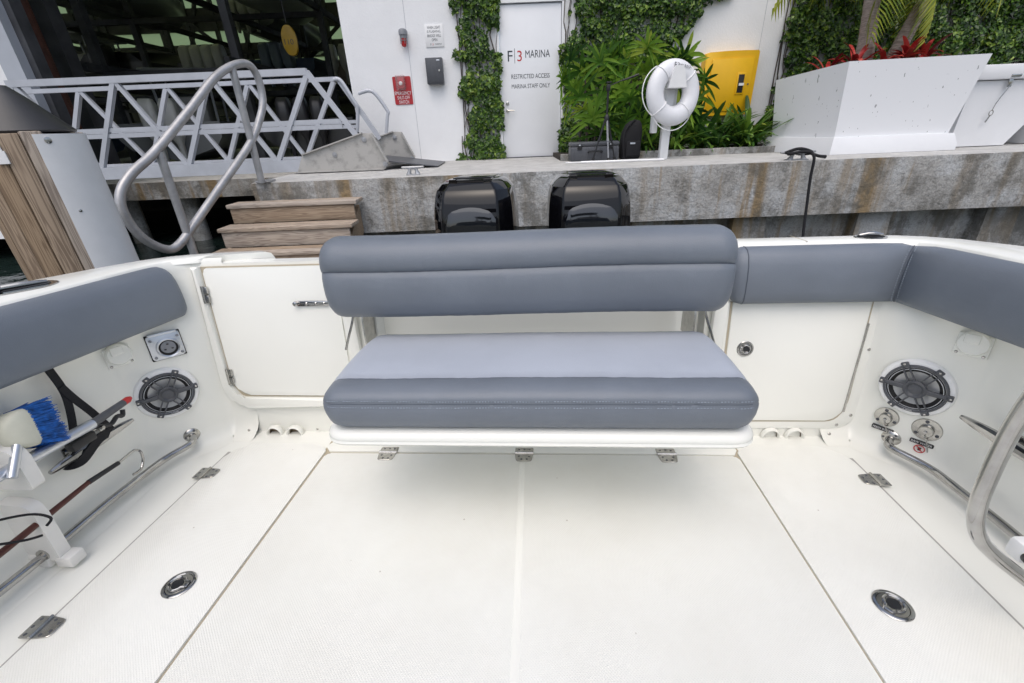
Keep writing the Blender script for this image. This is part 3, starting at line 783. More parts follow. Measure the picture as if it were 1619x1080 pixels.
q.tube([C0 @ Vector((.014 * math.cos(t), .014 * math.sin(t), 0)) for t in np.linspace(0, 2 * math.pi, 28, endpoint=False)], .0016, 6, closed=True); q.tube([C0 @ Vector((-.010, .010, 0)), C0 @ Vector((.010, -.010, 0))], .0015, 6); q.build("no_drinking_symbol", red, o)
q = MB(); q.prism([(-.005, .006), (.005, .006), (.0035, -.006), (-.0035, -.006)], -.0005, .0004, C0); q.build("cup_symbol", blackp, o)

# --- toe rails
def rail(s, y_end, z):
    w = lambda y, zz, off: Vector((s * wall_x(y, zz), y, zz)) + wall_n(s, y) * off
    e0 = w(y_end, z + .010, .003); n0 = wall_n(s, y_end)
    pts = [e0, e0 + n0 * .022, e0 + n0 * .045 + Vector((s * .003, -.018, -.006))] + [Vector((s * x, y, z)) for x, y in ((1.352, 1.255), (1.360, 1.18))] + [w(y, z, .050) for y in (1.0, .8, .5, .1, -.4, -.9)]
    q = MB(); q.tube(smooth_path(pts, 6), .0125, 14)
    o = q.build("toe_rail", steel, boat); o["label"] = "stainless toe rail along the %s wall" % ("left" if s < 0 else "right")
    q = MB(); Mf = wallF(s, y_end, z + .010); q.lathe([(.029, 0), (.029, .003), (.025, .007), (.016, .010)], Mf, 28); q.build("flange", steel_b, o)
    for k in range(3): screw(Mf @ Matrix.Rotation(math.radians(60 + 120 * k), 4, 'Z') @ Matrix.Translation((.0215, 0, .007)), o, .0045, darkgrey)
    return o, w
rail_l, wl_ = rail(-1, 1.386, .046)
rail_r, wr_ = rail(1, 1.404, .042)
for s, yy, o, w in ((-1, .82, rail_l, wl_), (1, .70, rail_r, wr_)):
    q = MB(); Mr = wallF(s, yy, .035)
    q.rbox((0, -.010, .030), (.030, .045, .06), .008, M=Mr); q.build("rail_stand", hdpe, o)
    q = MB(); q.lathe([(.018, -.012), (.018, .012)], frame(w(yy, .050, .050), (0, 1, 0)), 16); q.build("collar", steel_b, o)

# --- horn cleats on the walls
def horn_cleat(M, L, parent, m=steel):
    """local X along the horns, Z away from the surface"""
    q = MB()
    P = [(-L / 2, 0, .046), (-L * .36, 0, .043), (-L * .18, 0, .040), (0, 0, .040), (L * .18, 0, .040), (L * .36, 0, .043), (L / 2, 0, .046)]
    q.tube(smooth_path(P, 4), [.0065 + .0115 * math.sin(math.pi * k / 24) for k in range(25)], 10, M=M)
    for e in (-1, 1):
        q.tube([(e * L * .15, 0, .0), (e * L * .12, 0, .020), (e * L * .10, 0, .040)], [.020, .012, .012], 10, M=M)
    q.rbox((0, 0, .003), (L * .45, .045, .006), .003, M=M)
    return q.build("cleat", m, parent)
def wall_rot(s, y, z, off, deg): return wallF(s, y, z, off) @ Matrix.Rotation(math.radians(deg), 4, 'Z')
c = horn_cleat(wall_rot(-1, 1.070, .245, 0, 0), .28, boat); c["label"] = "stainless horn cleat on the left wall with black straps"
c = horn_cleat(wall_rot(1, 1.100, .250, 0, 0), .28, boat); c["label"] = "stainless horn cleat on the right wall behind the bent tube"

# --- pop-up cleats let into the gunwale
def popup(x, y, L, ang, label):
    M = Matrix.Translation((x, y, .7395)) @ Matrix.Rotation(ang, 4, 'Z')
    q = MB(); W2 = L * .30
    q.prism(round_poly([(-L / 2, 0), (-L * .28, -W2), (L * .28, -W2), (L / 2, 0), (L * .28, W2), (-L * .28, W2)], L * .2, 6), 0, .004, M, bevel=.002)
    o = q.build("gunwale_cleat", steel, boat); o["label"] = label
    q = MB(); q.prism(round_poly([(-L * .36, -W2 * .45), (L * .36, -W2 * .45), (L * .36, W2 * .45), (-L * .36, W2 * .45)], W2 * .4, 5), .0, .0055, M); q.build("cleat_well", blackp, o)
    q = MB(); q.tube([(-L * .33, 0, .008), (-L * .1, 0, .012), (L * .1, 0, .012), (L * .33, 0, .008)], [.005, .008, .008, .005], 10, M=M); q.build("cleat_bar", steel, o)
popup(1.216, 1.612, .115, math.radians(-3), "flush steel cleat let into the right transom corner")
popup(1.43, 1.21, .13, math.radians(-68), "flush steel cleat on the right gunwale at the picture edge")
popup(-1.50, 1.16, .22, math.radians(60), "flush steel cleat on the left gunwale")

# --- white rod racks on the left wall
def rack(y, z0, z1, d):
    q = MB(); s = -1
    x0 = -wall_x(y, (z0 + z1) / 2)
    poly = round_poly([(0, z0), (d, z0), (d, z1 - .01), (.0, z1)], [.0, .012, .035, .0], 5)
    M = Matrix(((1, 0, 0, x0 - .01), (0, 0, 1, y), (0, 1, 0, 0), (0, 0, 0, 1)))
    q.prism(poly, -.017, .017, M, bevel=.003); return q.build("rod_rack", hdpe, boat)
rk1 = rack(.850, .268, .405, .120); rk1["label"] = "upper white rod rack board on the left wall"
rk2 = rack(.830, .028, .236, .105); rk2["label"] = "lower white rod rack board on the left wall"
q = MB(); q.rbox((-1.305, .832, .020), (.05, .045, .035), .006); q.build("rack_foot", hdpe, rk2)

# --- bent stainless frame at the right edge
q = MB()
q.tube(smooth_path([(.905, .66, .80), (.918, .70, .66), (.928, .72, .555), (.929, .72, .44), (.934, .72, .385), (.948, .722, .335), (.975, .725, .288), (1.02, .728, .243), (1.09, .73, .186), (1.20, .73, .10)], 6), .0140, 18)
o = q.build("folding_frame", steel, boat); o["label"] = "bent stainless tube frame at the right picture edge"
q = MB(); q.rbox((1.165, .79, .190), (.06, .04, .05), .010); f2 = q.build("frame_catch", whitep, o)
q = MB(); q.lathe([(.012, 0), (.012, .012), (.008, .015)], frame((1.145, .769, .188), (-.4, -1, .2)), 16); q.build("catch_knob", blackp, f2)

# --- cabin bulkhead and hardtop behind the camera (seen only as reflections)
q = MB(); q.rbox((0, -1.42, .36), (3.0, .2, .80), .03); q.build("cockpit_bulkhead", gel, boat)
for x in (-.75, .75):
    q = MB(); q.rbox((x, -2.6, 1.05), (.60, .18, .75), .08); q.build("helm_seat", darkgrey, boat)
q = MB(); q.rbox((0, -3.6, 1.0), (2.3, .5, .7), .1); q.build("helm_console", darkgrey, boat)
q = MB(); q.prism(round_poly([(-1.15, -4.4), (1.15, -4.4), (1.05, -2.5), (-1.05, -2.5)], .25), 2.15, 2.24, bevel=.03); q.build("hardtop", darkgrey, boat)
for x in (-1.0, 1.0):
    for y in (-2.7, -4.0):
        q = MB(); q.tube([(x, y, .7), (x * .98, y + .05, 2.16)], .03, 12); q.build("hardtop_post", steel, boat)

# --- outboard motors
def outboard(xc, label):
    o_ = empty("outboard_motor", (xc, 2.42, 0), 0, boat); o_["label"] = label
    def sec(z, w, y0, y1, c=.07):
        pts = [(-.66 * w, y0), (.66 * w, y0), (.96 * w, y0 + c * 1.5), (w, y0 + c * 3.4), (w, y1 - .18), (.62 * w, y1), (-.62 * w, y1), (-w, y1 - .18), (-w, y0 + c * 3.4), (-.96 * w, y0 + c * 1.5)]
        return [(x, y, z) for x, y in round_poly(pts, [.012, .012, .015, .03, .08, .05, .05, .08, .03, .015], 4)]
    q = MB()
    q.loft([sec(.25, .17, .06, .62), sec(.34, .205, .03, .68), sec(.48, .228, .012, .72), sec(.62, .237, .0, .74), sec(.73, .235, .002, .74), sec(.79, .231, .010, .735), sec(.845, .224, .024, .72), sec(.884, .213, .042, .71), sec(.889, .208, .048, .705), sec(.915, .188, .074, .68), sec(.931, .168, .098, .65), sec(.938, .150, .118, .62)])
    q.build("cowling", cowl, o_, smooth=28)
    # front panel: proud, with an arched top edge
    def fy(x, z):
        zs = [.48, .62, .74, .82, .872]; ys = [.01, 0, .004, .02, .05]
        b = float(np.interp(z, zs, ys)); w_ = float(np.interp(z, zs, [.228, .236, .233, .222, .203]))
        return b + .02 * min(1, abs(x) / w_) ** 4
    rows = []
    nx = 15
    for j in range(9):
        row_ = []
        for i in range(nx):
            u = -1 + 2 * i / (nx - 1); x = u * .140
            top = .800 - .035 * u * u - (.03 * max(0, abs(u) - .8) / .2)
            z = .45 + (top - .45) * j / 8
            row_.append((x, fy(x, z) - .010 + (.006 if j == 8 or i in (0, nx - 1) else 0), z))
        rows.append(row_)
    q = MB(); q.loft(rows, closed=False, cap=False); q.build("front_panel", panel_m, o_, smooth=50)
    q = MB()
    q.prism([(-.105, .094), (.105, .094), (.085, .20), (-.085, .20)], .921, .9365); q.build("vent_recess", cowl_m, o_)
    q = MB(); q.prism(round_poly([(-.120, .20), (.120, .20), (.110, .55), (-.110, .55)], .02), .930, .946, bevel=.008, seg=2); q.build("top_cover", cowl, o_, smooth=40)
    for s in (-1, 1):
        q = MB(); q.prism([(.074 * s, .082), (.118 * s, .090), (.120 * s, .21), (.092 * s, .21)][::s], .905, .942, bevel=.004, seg=1); q.build("vent_rib", cowl, o_)
    def leg(z, w, y0, y1): return [(x, y, z) for x, y in round_poly([(-w, y0), (w, y0), (w, y1), (-w, y1)], w * .6, 3)]
    q = MB(); q.loft([leg(-.9, .05, .22, .52), leg(-.3, .07, .18, .50), leg(.05, .11, .12, .52), leg(.26, .15, .08, .58)]); q.build("drive_leg", cowl_m, o_)
    return o_
outboard(-.316, "left one of the two glossy black outboard motors")
outboard(.338, "right one of the two glossy black outboard motors")
q = MB(); q.rbox((0.0, 2.05, -.15), (1.9, .75, .12), .04); q.build("swim_platform", gel, boat)
# ------------------------------------------------------------------ loose gear in the cockpit (boat coordinates turned into world ones)
BM = boat.matrix_world.copy()
def bbuild(mb, name, mats, parent=None, smooth=35):
    if parent is None:
        o = mb.build(name, mats, None, smooth); o.matrix_world = BM
    else: o = mb.build(name, mats, parent, smooth)
    return o
nL = Vector((1, 0, 0))
def wp(y, z, off): return Vector((-wall_x(min(y, 1.29), z) + off, y, z))

# telescopic pole with black clip head and red tip
pole = empty("telescopic_pole"); pole.matrix_world = BM
tag(pole, "silver telescopic pole with black clip and red tip, lying in the upper rack", "pole")
a, b, c_, d_ = wp(.50, .356, .095), wp(1.052, .335, .095), wp(1.172, .338, .095), wp(1.203, .339, .095)
q = MB(); q.tube([a, b], .0155, 16); q.build("tube", alu, pole)
q = MB(); q.tube([b, b + (c_ - b) * .05, c_], [.0155, .013, .011], 14); q.build("grip", darkgrey, pole)
q = MB(); q.tube([c_, c_ + (d_ - c_) * .6, d_], [.011, .0115, .006], 14); q.build("tip", red, pole)
q = MB()
q.tube(smooth_path([b + Vector((0, .0, -.012)), b + Vector((.0, .045, -.034)), b + Vector((0, .075, -.022)), b + Vector((0, .092, -.030)), b + Vector((0, .10, -.012))], 5), .007, 8); q.build("clip_lever", blackp, pole)
q = MB(); q.rbox(tuple(b + Vector((-.02, -.035, -.040))), (.030, .075, .030), .006); q.build("clip_mount", blackp, pole)
q = MB(); q.lathe([(.006, -.01), (.006, .012), (.003, .013)], frame(b + Vector((.004, .012, -.022)), (1, 0, 0)), 10); q.build("clip_pin", steel, pole)

# deck brush
brush = empty("deck_brush"); brush.matrix_world = BM
tag(brush, "deck brush with bright blue bristles and cream block above the pole", "brush")
Mb = frame(wp(.898, .420, .075), Vector((1, .1, .25)), (0, .22, 1)) 
sx = 1 if (Mb.to_3x3() @ Vector((1, 0, 0))).y > 0 else -1
q = MB(); q.loft([[(sx * x, y, z) for y, z in round_poly([(-.060 * k, -.040 * k), (.060 * k, -.040 * k), (.060 * k, .040 * k), (-.060 * k, .040 * k)], .02, 4)] for x, k in ((-.048, .30), (-.042, .50), (-.030, .72), (-.010, .88), (.006, .90), (.012, .86))], M=Mb)
cream = mat("cream_plastic", (.55, .55, .46), .5, var=.1, vscale=20)
q.build("block", cream, brush, smooth=50)
blue = mat("blue_bristle", (.006, .12, .48), .5, var=.6, vscale=60, stretch=(1, 1, 1))
q = MB(); rb = random.Random(3)
for _ in range(2600):
    y0, z0 = rb.uniform(-.054, .054), rb.uniform(-.035, .035)
    L_ = .060 + rb.uniform(-.009, .006); sp = 1.14
    p0 = Vector((sx * .006, y0, z0)); p1 = Vector((sx * (.006 + L_), y0 * sp + rb.uniform(-.009, .009) - .004, z0 * sp + rb.uniform(-.008, .008)))
    q.tube([Mb @ p0, Mb @ (p0.lerp(p1, .55) + Vector((0, 0, .002))), Mb @ p1], [.0013, .0011, .0008], 3)
o = q.build("bristles", blue, brush, smooth=0); o["kind"] = "stuff"
q = MB(); q.tube([Mb @ Vector((sx * -.03, -.035, .01)), Mb @ Vector((sx * -.075, -.11, .012))], .011, 12); q.build("handle_stub", alu, brush)

# gaff
gaff = empty("fishing_gaff"); gaff.matrix_world = BM
tag(gaff, "brown fishing gaff with steel hook lying in the lower rack", "gaff")
g0_, g1_, g2_ = wp(.50, .140, .085), wp(.974, .172, .085), wp(1.078, .163, .085)
brown = mat("gaff_shaft", (.085, .022, .014), .35, var=.3, vscale=20)
q = MB(); q.tube([g0_, wp(.80, .164, .085), g1_], [.0095, .009, .007], 12); q.build("shaft", brown, gaff)
q = MB(); q.tube([g1_, g2_], [.0082, .0072], 12); q.build("sleeve", blackp, gaff)
q = MB(); q.tube(smooth_path([g2_, wp(1.115, .165, .085), wp(1.145, .163, .085), wp(1.163, .145, .085), wp(1.160, .113, .085), wp(1.138, .088, .085), wp(1.105, .092, .085)], 6), .0042, 8); q.build("hook", steel, gaff)

# black straps from the bolster to the cleat
def ribbon(mb, P, w, t, n):
    P = [Vector(p) for p in P]; rings = []
    for i, p in enumerate(P):
        T_ = (P[min(i + 1, len(P) - 1)] - P[max(i - 1, 0)]).normalized(); sd_ = T_.cross(n).normalized()
        rings.append([p + sd_ * w / 2 + n * t / 2, p - sd_ * w / 2 + n * t / 2, p - sd_ * w / 2 - n * t / 2, p + sd_ * w / 2 - n * t / 2])
    mb.loft(rings)
strap = empty("fender_strap"); strap.matrix_world = BM
tag(strap, "black webbing straps hanging from the left bolster to the horn cleat", "strap")
for P in ([(1.045, .58, .035), (1.058, .51, .035), (1.066, .44, .035), (1.055, .37, .035), (1.03, .30, .04), (1.01, .25, .045)],
          [(1.062, .46, .038), (1.080, .41, .038), (1.11, .34, .038), (1.13, .28, .042), (1.138, .248, .048)]):
    q = MB(); ribbon(q, smooth_path([wp(*p) for p in P], 5), .022, .004, nL); q.build("strap", webbing, strap)
q = MB(); ribbon(q, smooth_path([wp(*p) for p in ((1.010, .250, .048), (.995, .236, .03), (.992, .222, .02), (1.012, .225, .05), (1.075, .262, .062), (1.138, .250, .05))], 5), .030, .006, nL); q.build("wrap", webbing, strap)

# thin black cord on the lower rack
cord = empty("shock_cord"); cord.matrix_world = BM
tag(cord, "thin black cord looped over the lower rack and gaff", "cord")
q = MB()
q.tube(smooth_path([wp(.66, .255, .03), wp(.73, .245, .06), wp(.80, .215, .10), wp(.83, .175, .115), wp(.82, .155, .105)], 5), .0035, 8)
q.tube(smooth_path([wp(.65, .24, .05), wp(.71, .20, .09), wp(.765, .16, .105), wp(.80, .140, .105)], 5), .0035, 8)
q.build("cord_loop", webbing, cord)
# dark mooring rope on the left gunwale cleat
q = MB()
for k in range(2):
    q.tube([(-1.53 + .04 * math.cos(t) - .01 * k, 1.09 + .04 * math.sin(t) + .010 * k, .748 + .008 * k) for t in np.linspace(.4, 5.6, 20)], .007, 8)
q.tube(smooth_path([(-1.55, 1.10, .755), (-1.66, 1.02, .76), (-1.76, .98, .72), (-1.80, .97, .4)], 6), .009, 8)
o = bbuild(q, "mooring_rope", webbing); tag(o, "dark rope coiled on the left gunwale cleat", "rope")
# ------------------------------------------------------------------ quay
wallw = mat("white_stucco", (.82, .83, .845), .75, var=.07, vscale=1.3, bump=.35, bscale=45, detail=8)
DT = .58
shadow_m = mat('joint_filler', (.07, .065, .06), .95)
q = MB()
q.prism([(-2.9, 5.30), (13, 5.22), (13, 7.80), (-2.9, 7.80)], -.03, DT, bevel=.012, seg=2)
quay = q.build("quay", concrete); tag(quay, kind="structure")
q = MB(); q.box((5.0, 6.3, -.55), (15.8, 1.4, 1.02)); q.build("sea_wall_panel", concrete, quay)
for i, x in enumerate((-2.4, -.9, .55, 1.75, 3.0, 4.55, 6.15, 7.9)):
    q = MB(); q.loft([[(x - w, y0, z), (x + w, y0, z), (x + w, 5.62, z), (x - w, 5.62, z)] for w, y0, z in ((.24, 5.36, -1.2), (.20, 5.44, -.032))])
    q.build("sea_wall_pile", concrete, quay)
# planting bed behind the walkway
q = MB(); q.box((6.9, 7.25, DT + .02), (12.2, 1.05, .08)); tag(q.build("planting_bed", soil_m), kind="structure")
q = MB(); q.box((6.9, 6.69, DT + .035), (12.2, .07, .10)); q.build("bed_kerb", concrete, quay)

# ------------------------------------------------------------------ white building with the door
bld = empty("marina_building", (3.5, 7.8, 0)); tag(bld, "white rendered building wall with a marked staff door behind the quay", "building")
def bl(mb, name, m, parent=bld, smooth=35):
    o = mb.build(name, m, parent, smooth)
    if parent is bld: o.location = (-3.5, -7.8, 0)
    return o
q = MB()
q.box((-1.16, 7.87, 2.45), (2.28, .22, 4.3)); q.box((7.46, 7.87, 2.45), (13.06, .22, 4.3)); q.box((.455, 7.87, 3.62), (.95, .22, 1.96))
bl(q, "wall", wallw)
for x in (-1.36, -.60, 3.9):
    q = MB(); q.box((x, 7.759, 2.4), (.006, .006, 3.7)); bl(q, "wall_joint", mat("wall_joint_%d" % int(x * 10), (.48, .50, .53), .8))
q = MB(); q.box((-.03, 7.752, 1.62), (.05, .05, 2.08)); q.box((.945, 7.752, 1.62), (.05, .05, 2.08)); q.box((.4575, 7.752, 2.665), (1.03, .05, .06)); bl(q, "door_frame", wallw)
doorm = mat("door_paint", (.79, .805, .835), .42, var=.04, vscale=2)
q = MB(); q.rbox((.4575, 7.785, 1.605), (.912, .05, 2.03), .004); dr = bl(q, "staff_door", doorm); dr["label"] = "white door lettered restricted access"
ink = mat("dark_lettering", (.035, .042, .055), .5); redink = mat("red_lettering", (.50, .04, .04), .5)
def face(x, z, y): return frame((x, y, z), (0, -1, 0))
DY = 7.758
lettering("F", face(.150, 1.995, DY), ink, dr, height=.135); lettering("3", face(.292, 1.992, DY), redink, dr, height=.135)
lettering("MARINA", face(.565, 2.012, DY), ink, dr, width=.37, height=.095)
lettering("RESTRICTED ACCESS", face(.452, 1.728, DY), ink, dr, width=.585, height=.058); lettering("MARINA STAFF ONLY", face(.455, 1.598, DY), ink, dr, width=.590, height=.058)
q = MB(); q.box((.218, DY, 1.995), (.006, .002, .19)); q.build("divider_line", ink, dr, 0)
q = MB(); q.lathe([(.026, 0), (.026, .006), (.012, .010), (.010, .05)], face(.085, 1.270, 7.76), 18); q.tube([(.085, 7.712, 1.270), (.125, 7.708, 1.270), (.19, 7.71, 1.268)], .009, 10); q.lathe([(.024, 0), (.024, .014), (.018, .018)], face(.085, 1.375, 7.76), 18); q.build("door_handle", steel_b, dr)
q = MB(); q.box((.4575, 7.752, .588), (.92, .03, .012)); q.build("threshold", darkgrey, dr)
for o in dr.children: pass

def panel(name, x0, x1, z0, z1, y, t, m, r=.006, parent=None):
    q = MB(); q.rbox(((x0 + x1) / 2, y - t / 2, (z0 + z1) / 2), (x1 - x0, t, z1 - z0), r); return q.build(name, m, parent)
WY = 7.757
s1 = panel("notice_sign", -1.09, -.822, 2.148, 2.425, WY, .008, whitep, .002); tag(s1, "small white notice about the flashing light and bridge", "sign")
for t, z, w in (("WHEN LIGHT", 2.386, .19), ("IS FLASHING,", 2.336, .20), ("BRIDGE WILL", 2.286, .20), ("OPEN", 2.236, .08)): lettering(t, face(-.956, z, WY - .0095), ink, s1, width=w, height=.034)
lettering("F", face(-1.015, 2.180, WY - .0095), ink, s1, height=.026); lettering("3", face(-.985, 2.180, WY - .0095), redink, s1, height=.026); lettering("MARINA", face(-.905, 2.183, WY - .0095), ink, s1, width=.10, height=.016)
redp = mat("red_sign", (.42, .022, .03), .45, var=.1, vscale=8)
q = MB(); q.prism(round_poly([(-.138, -.188), (.138, -.188), (.138, .188), (-.138, .188)], .02), 0, .008, face(-1.520, 1.605, WY)); s2 = q.build("switch_sign", redp); tag(s2, "red emergency shut-off switch sign with a clear cover box", "sign")
for t, z, w in (("EMERGENCY", 1.572, .250), ("SHUT-OFF", 1.510, .19), ("SWITCH", 1.450, .15)): lettering(t, face(-1.520, z, WY - .0095), whitep, s2, width=w, height=.046)
clear = bpy.data.materials.new("clear_cover"); clear.use_nodes = True; pp = clear.node_tree.nodes["Principled BSDF"]; pp.inputs["Base Color"].default_value = (.95, .9, .9, 1); pp.inputs["Roughness"].default_value = .05; pp.inputs["Transmission Weight"].default_value = .9; pp.inputs["IOR"].default_value = 1.2
q = MB(); q.rbox((-1.530, WY - .045, 1.705), (.140, .07, .200), .012); q.build("cover_box", clear, s2)
q = MB(); q.rbox((-1.530, WY - .022, 1.705), (.095, .024, .150), .006); q.build("switch_body", redp, s2)
q = MB(); q.lathe([(.026, 0), (.026, .012), (.02, .016)], face(-1.530, 1.700, WY - .034), 18); q.build("switch_button", whitep, s2)
s3 = empty("strobe_light", (-1.40, 7.757, 2.25)); tag(s3, "red and grey warning strobe light on the white wall", "lamp")
q = MB(); q.lathe([(.001, .13), (.030, .128), (.052, .115), (.060, .09), (.060, .05), (.048, .045), (.048, .01)], Matrix.Translation((0, -.075, 0)), 20); q.rbox((.02, -.03, .085), (.07, .06, .06), .01); q.build("housing", greyp, s3)
redlens = mat("red_lens", (.40, .008, .012), .15, coat=.5)
q = MB(); q.lathe([(.040, .012), (.040, -.055), (.034, -.085), (.020, -.098), (.001, -.1)], Matrix.Translation((0, -.075, 0)), 20); q.build("lens", redlens, s3)
q = MB()
for k in range(6): a = k * math.pi / 3; q.tube([(.047 * math.cos(a), -.075 + .047 * math.sin(a), .045), (.047 * math.cos(a), -.075 + .047 * math.sin(a), -.06)], .0035, 6)
q.tube([(.047 * math.cos(a), -.075 + .047 * math.sin(a), -.02) for a in np.linspace(0, 2 * math.pi, 20, endpoint=False)], .0035, 6, closed=True); q.build("guard", greyp, s3)
s4 = panel("key_box", -1.115, -.865, 1.665, 2.005, WY, .11, darkgrey, .008); tag(s4, "dark grey metal lock box on the white wall", "box")
panel("box_door", -1.095, -.885, 1.685, 1.985, WY - .109, .006, darkgrey, .002, s4)
q = MB(); q.lathe([(.013, 0), (.013, .008), (.009, .011)], face(-.918, 1.835, WY - .115), 14); q.build("lock", steel, s4)
q = MB(); q.rbox((-.925, WY - .114, 1.968), (.05, .006, .018), .002); q.build("handle_slot", alu, s4)

# ------------------------------------------------------------------ yellow cabinet
yel = mat("yellow_paint", (.83, .47, .006), .4, var=.06, vscale=5)
cab = empty("yellow_cabinet", (3.45, 7.70, DT)); tag(cab, "bright yellow cabinet with a small window behind the plants", "cabinet")
def cb(mb, n, m): o = mb.build(n, m, cab); o.location = (-3.45, -7.70, -DT); return o
q = MB(); q.prism(round_poly([(-.395, .50), (.395, .50), (.395, 1.345), (0, 1.352), (-.395, 1.335)], [.01, .01, .02, .3, .05], 5), -.055, .10, frame((3.45, 7.70, DT), (0, -1, 0)), bevel=.012); cb(q, "body", yel)
q = MB(); q.prism(round_poly([(-.30, .56), (.33, .56), (.33, 1.26), (-.30, 1.25)], .015), .09, .115, frame((3.45, 7.70, DT), (0, -1, 0)), bevel=.008); cb(q, "cabinet_door", yel)
q = MB(); q.rbox((3.62, 7.580, 1.50), (.13, .016, .29), .006); cb(q, "window_frame", yel)
glassd = mat("dark_glass", (.02, .022, .025), .08)
q = MB(); q.box((3.62, 7.570, 1.50), (.085, .004, .24)); cb(q, "window_pane", glassd)
q = MB(); q.box((3.63, 7.566, 1.49), (.075, .003, .035)); cb(q, "paper_slip", whitep)
q = MB(); q.lathe([(.012, 0), (.012, .01)], frame((3.735, 7.584, 1.49), (0, -1, 0)), 12); cb(q, "lock", darkgrey)

# ------------------------------------------------------------------ planter, dock box
plw = mat("planter_white", (.78, .79, .81), .42, var=.05, vscale=2)
chip = mat("planter_chipped_white", (.78, .79, .81), .42, var=.6, vscale=26, lo=.288, hi=.298, detail=2, stretch=(1, 1, .45))
PY = 5.86
def pw(px): return px
pl = empty("concrete_planter", (4.6, 6.3, DT)); tag(pl, "big white angular planter with chipped paint on the quay", "planter")
def pb(mb, n, m): o = mb.build(n, m, pl); o.location = (-4.6, -6.3, -DT); return o
# footprint (bottom) and rim (top): front right, front corner, left back, back
bot = [(5.50, 5.87), (4.09, 5.87), (3.86, 6.85), (5.50, 6.85)]
top = [(5.66, 5.85), (4.02, 5.85), (3.80, 6.93), (5.66, 6.93)]
zt = [1.595, 1.575, 1.485, 1.57]
q = MB()
ring0 = [(x, y, DT + .19) for x, y in bot]; ring1 = [(x, y, z) for (x, y), z in zip(top, zt)]
cxm, cym = 4.7, 6.4
ring2 = [(cxm + (x - cxm) * .955, cym + (y - cym) * .93, z) for x, y, z in ring1]; ring3 = [(x, y, 1.43) for x, y, z in ring2]
q.loft([ring0, ring1, ring2, ring3]); pb(q, "planter_body", chip)
q = MB(); base_o = [(5.585, 5.79), (4.03, 5.79), (3.77, 6.9), (5.585, 6.9)]
q.loft([[(x, y, DT + .003) for x, y in base_o], [(x, y, DT + .075) for x, y in base_o], [(cxm + (x - cxm) * .955, cym + (y - cym) * .93, DT + .195) for x, y in base_o]]); pb(q, "planter_base", plw)
q = MB(); q.prism([(5.55, 5.95), (4.10, 5.95), (3.92, 6.80), (5.55, 6.80)], 1.40, 1.46); pb(q, "planter_soil", soil_m)
db = empty("dock_box", (6.5, 6.35, DT)); tag(db, "white dock box with hasp and hanging pin at the right edge", "dock box")
def dbb(mb, n, m): o = mb.build(n, m, db); o.location = (-6.5, -6.35, -DT); return o
q = MB(); q.loft([[(5.82, 6.15, DT + .01), (6.55, 6.15, DT + .01), (6.55, 6.80, DT + .01), (5.82, 6.80, DT + .01)], [(5.80, 6.10, 1.33), (7.02, 6.10, 1.33), (7.02, 6.9, 1.33), (5.80, 6.9, 1.33)]]); dbb(q, "box_body", plw)
q = MB(); q.rbox((6.42, 6.48, 1.42), (1.32, .88, .16), .02); dbb(q, "lid", plw)
q = MB(); q.rbox((6.24, 6.035, 1.375), (.12, .01, .03), .003); q.rbox((6.22, 6.06, 1.30), (.05, .012, .09), .004); dbb(q, "hasp", steel)
q = MB(); q.tube(smooth_path([(6.24, 6.05, 1.30), (6.20, 6.06, 1.2), (6.165, 6.075, 1.09), (6.15, 6.08, 1.0)], 5), .005, 6); q.tube([(6.15 + .025 * math.cos(t), 6.08, .975 + .03 * math.sin(t)) for t in np.linspace(0, 6.28, 14, endpoint=False)], .005, 6, closed=True); q.tube([(6.15, 6.08, .95), (6.12, 6.08, .87)], .008, 6); dbb(q, "hanging_pin", steel_b)
q = MB(); q.rbox((7.35, 6.55, DT + .35), (.75, .7, .7), .03); o = q.build("utility_box", plw); tag(o, "low white box behind the dock box at the right edge", "box")

# ------------------------------------------------------------------ life ring on its post
lp = empty("life_ring_post", (2.13, 6.32, DT)); tag(lp, "white post with a hood bracket carrying the life ring", "post")
q = MB(); q.rbox((0, 0, .40), (.105, .09, .80), .006); q.rbox((-.03, .02, .76), (.28, .05, .58), .02); q.build("post", whitep, lp)
q = MB(); q.rbox((-.17, -.03, .42), (.07, .10, .20), .01); q.rbox((-.16, -.03, .98), (.06, .10, .06), .01); q.build("ring_bracket", whitep, lp)
q = MB(); q.loft([[(x * .11 * k, y, z) for x, y in ((-1, -.26), (1, -.26), (1, -.02), (-1, -.02))] for k, z in ((1.0, .815), (.95, .84), (.60, 1.00), (.42, 1.045))], M=Matrix.Translation((-.0, -.02, .0))); q.build("hood", whitep, lp)
lr = empty("life_ring", (2.12, 6.16, 1.345)); lr.rotation_euler = (math.radians(-6), math.radians(8), math.radians(16)); tag(lr, "white ring buoy with white grab line hung on the post", "life ring")
q = MB(); R0, r0 = .258, .112; rings = []
for k in range(56):
    a = 2 * math.pi * k / 56
    rings.append([((R0 + r0 * math.cos(t)) * math.cos(a),   .085 * math.sin(t), (R0 + r0 * math.cos(t)) * math.sin(a)) for t in np.linspace(0, 2 * math.pi, 18, endpoint=False)])
rings.append(rings[0]); q.loft(rings, cap=False); ringm = mat("ring_vinyl", (.76, .77, .80), .42, var=.05, vscale=10, bump=.05, bscale=30); q.build("ring", ringm, lr, smooth=60)
q = MB()
for a0, a1, dr_ in ((140, 228, .06), (232, 318, .04)):
    q.tube([((R0 + r0 + .012 + dr_ * math.sin(math.pi * t)) * math.cos(math.radians(a0 + (a1 - a0) * t)), -.01, (R0 + r0 + .012 + dr_ * math.sin(math.pi * t)) * math.sin(math.radians(a0 + (a1 - a0) * t))) for t in np.linspace(0, 1, 14)], .0065, 8)
q.build("grab_line", whitep, lr)
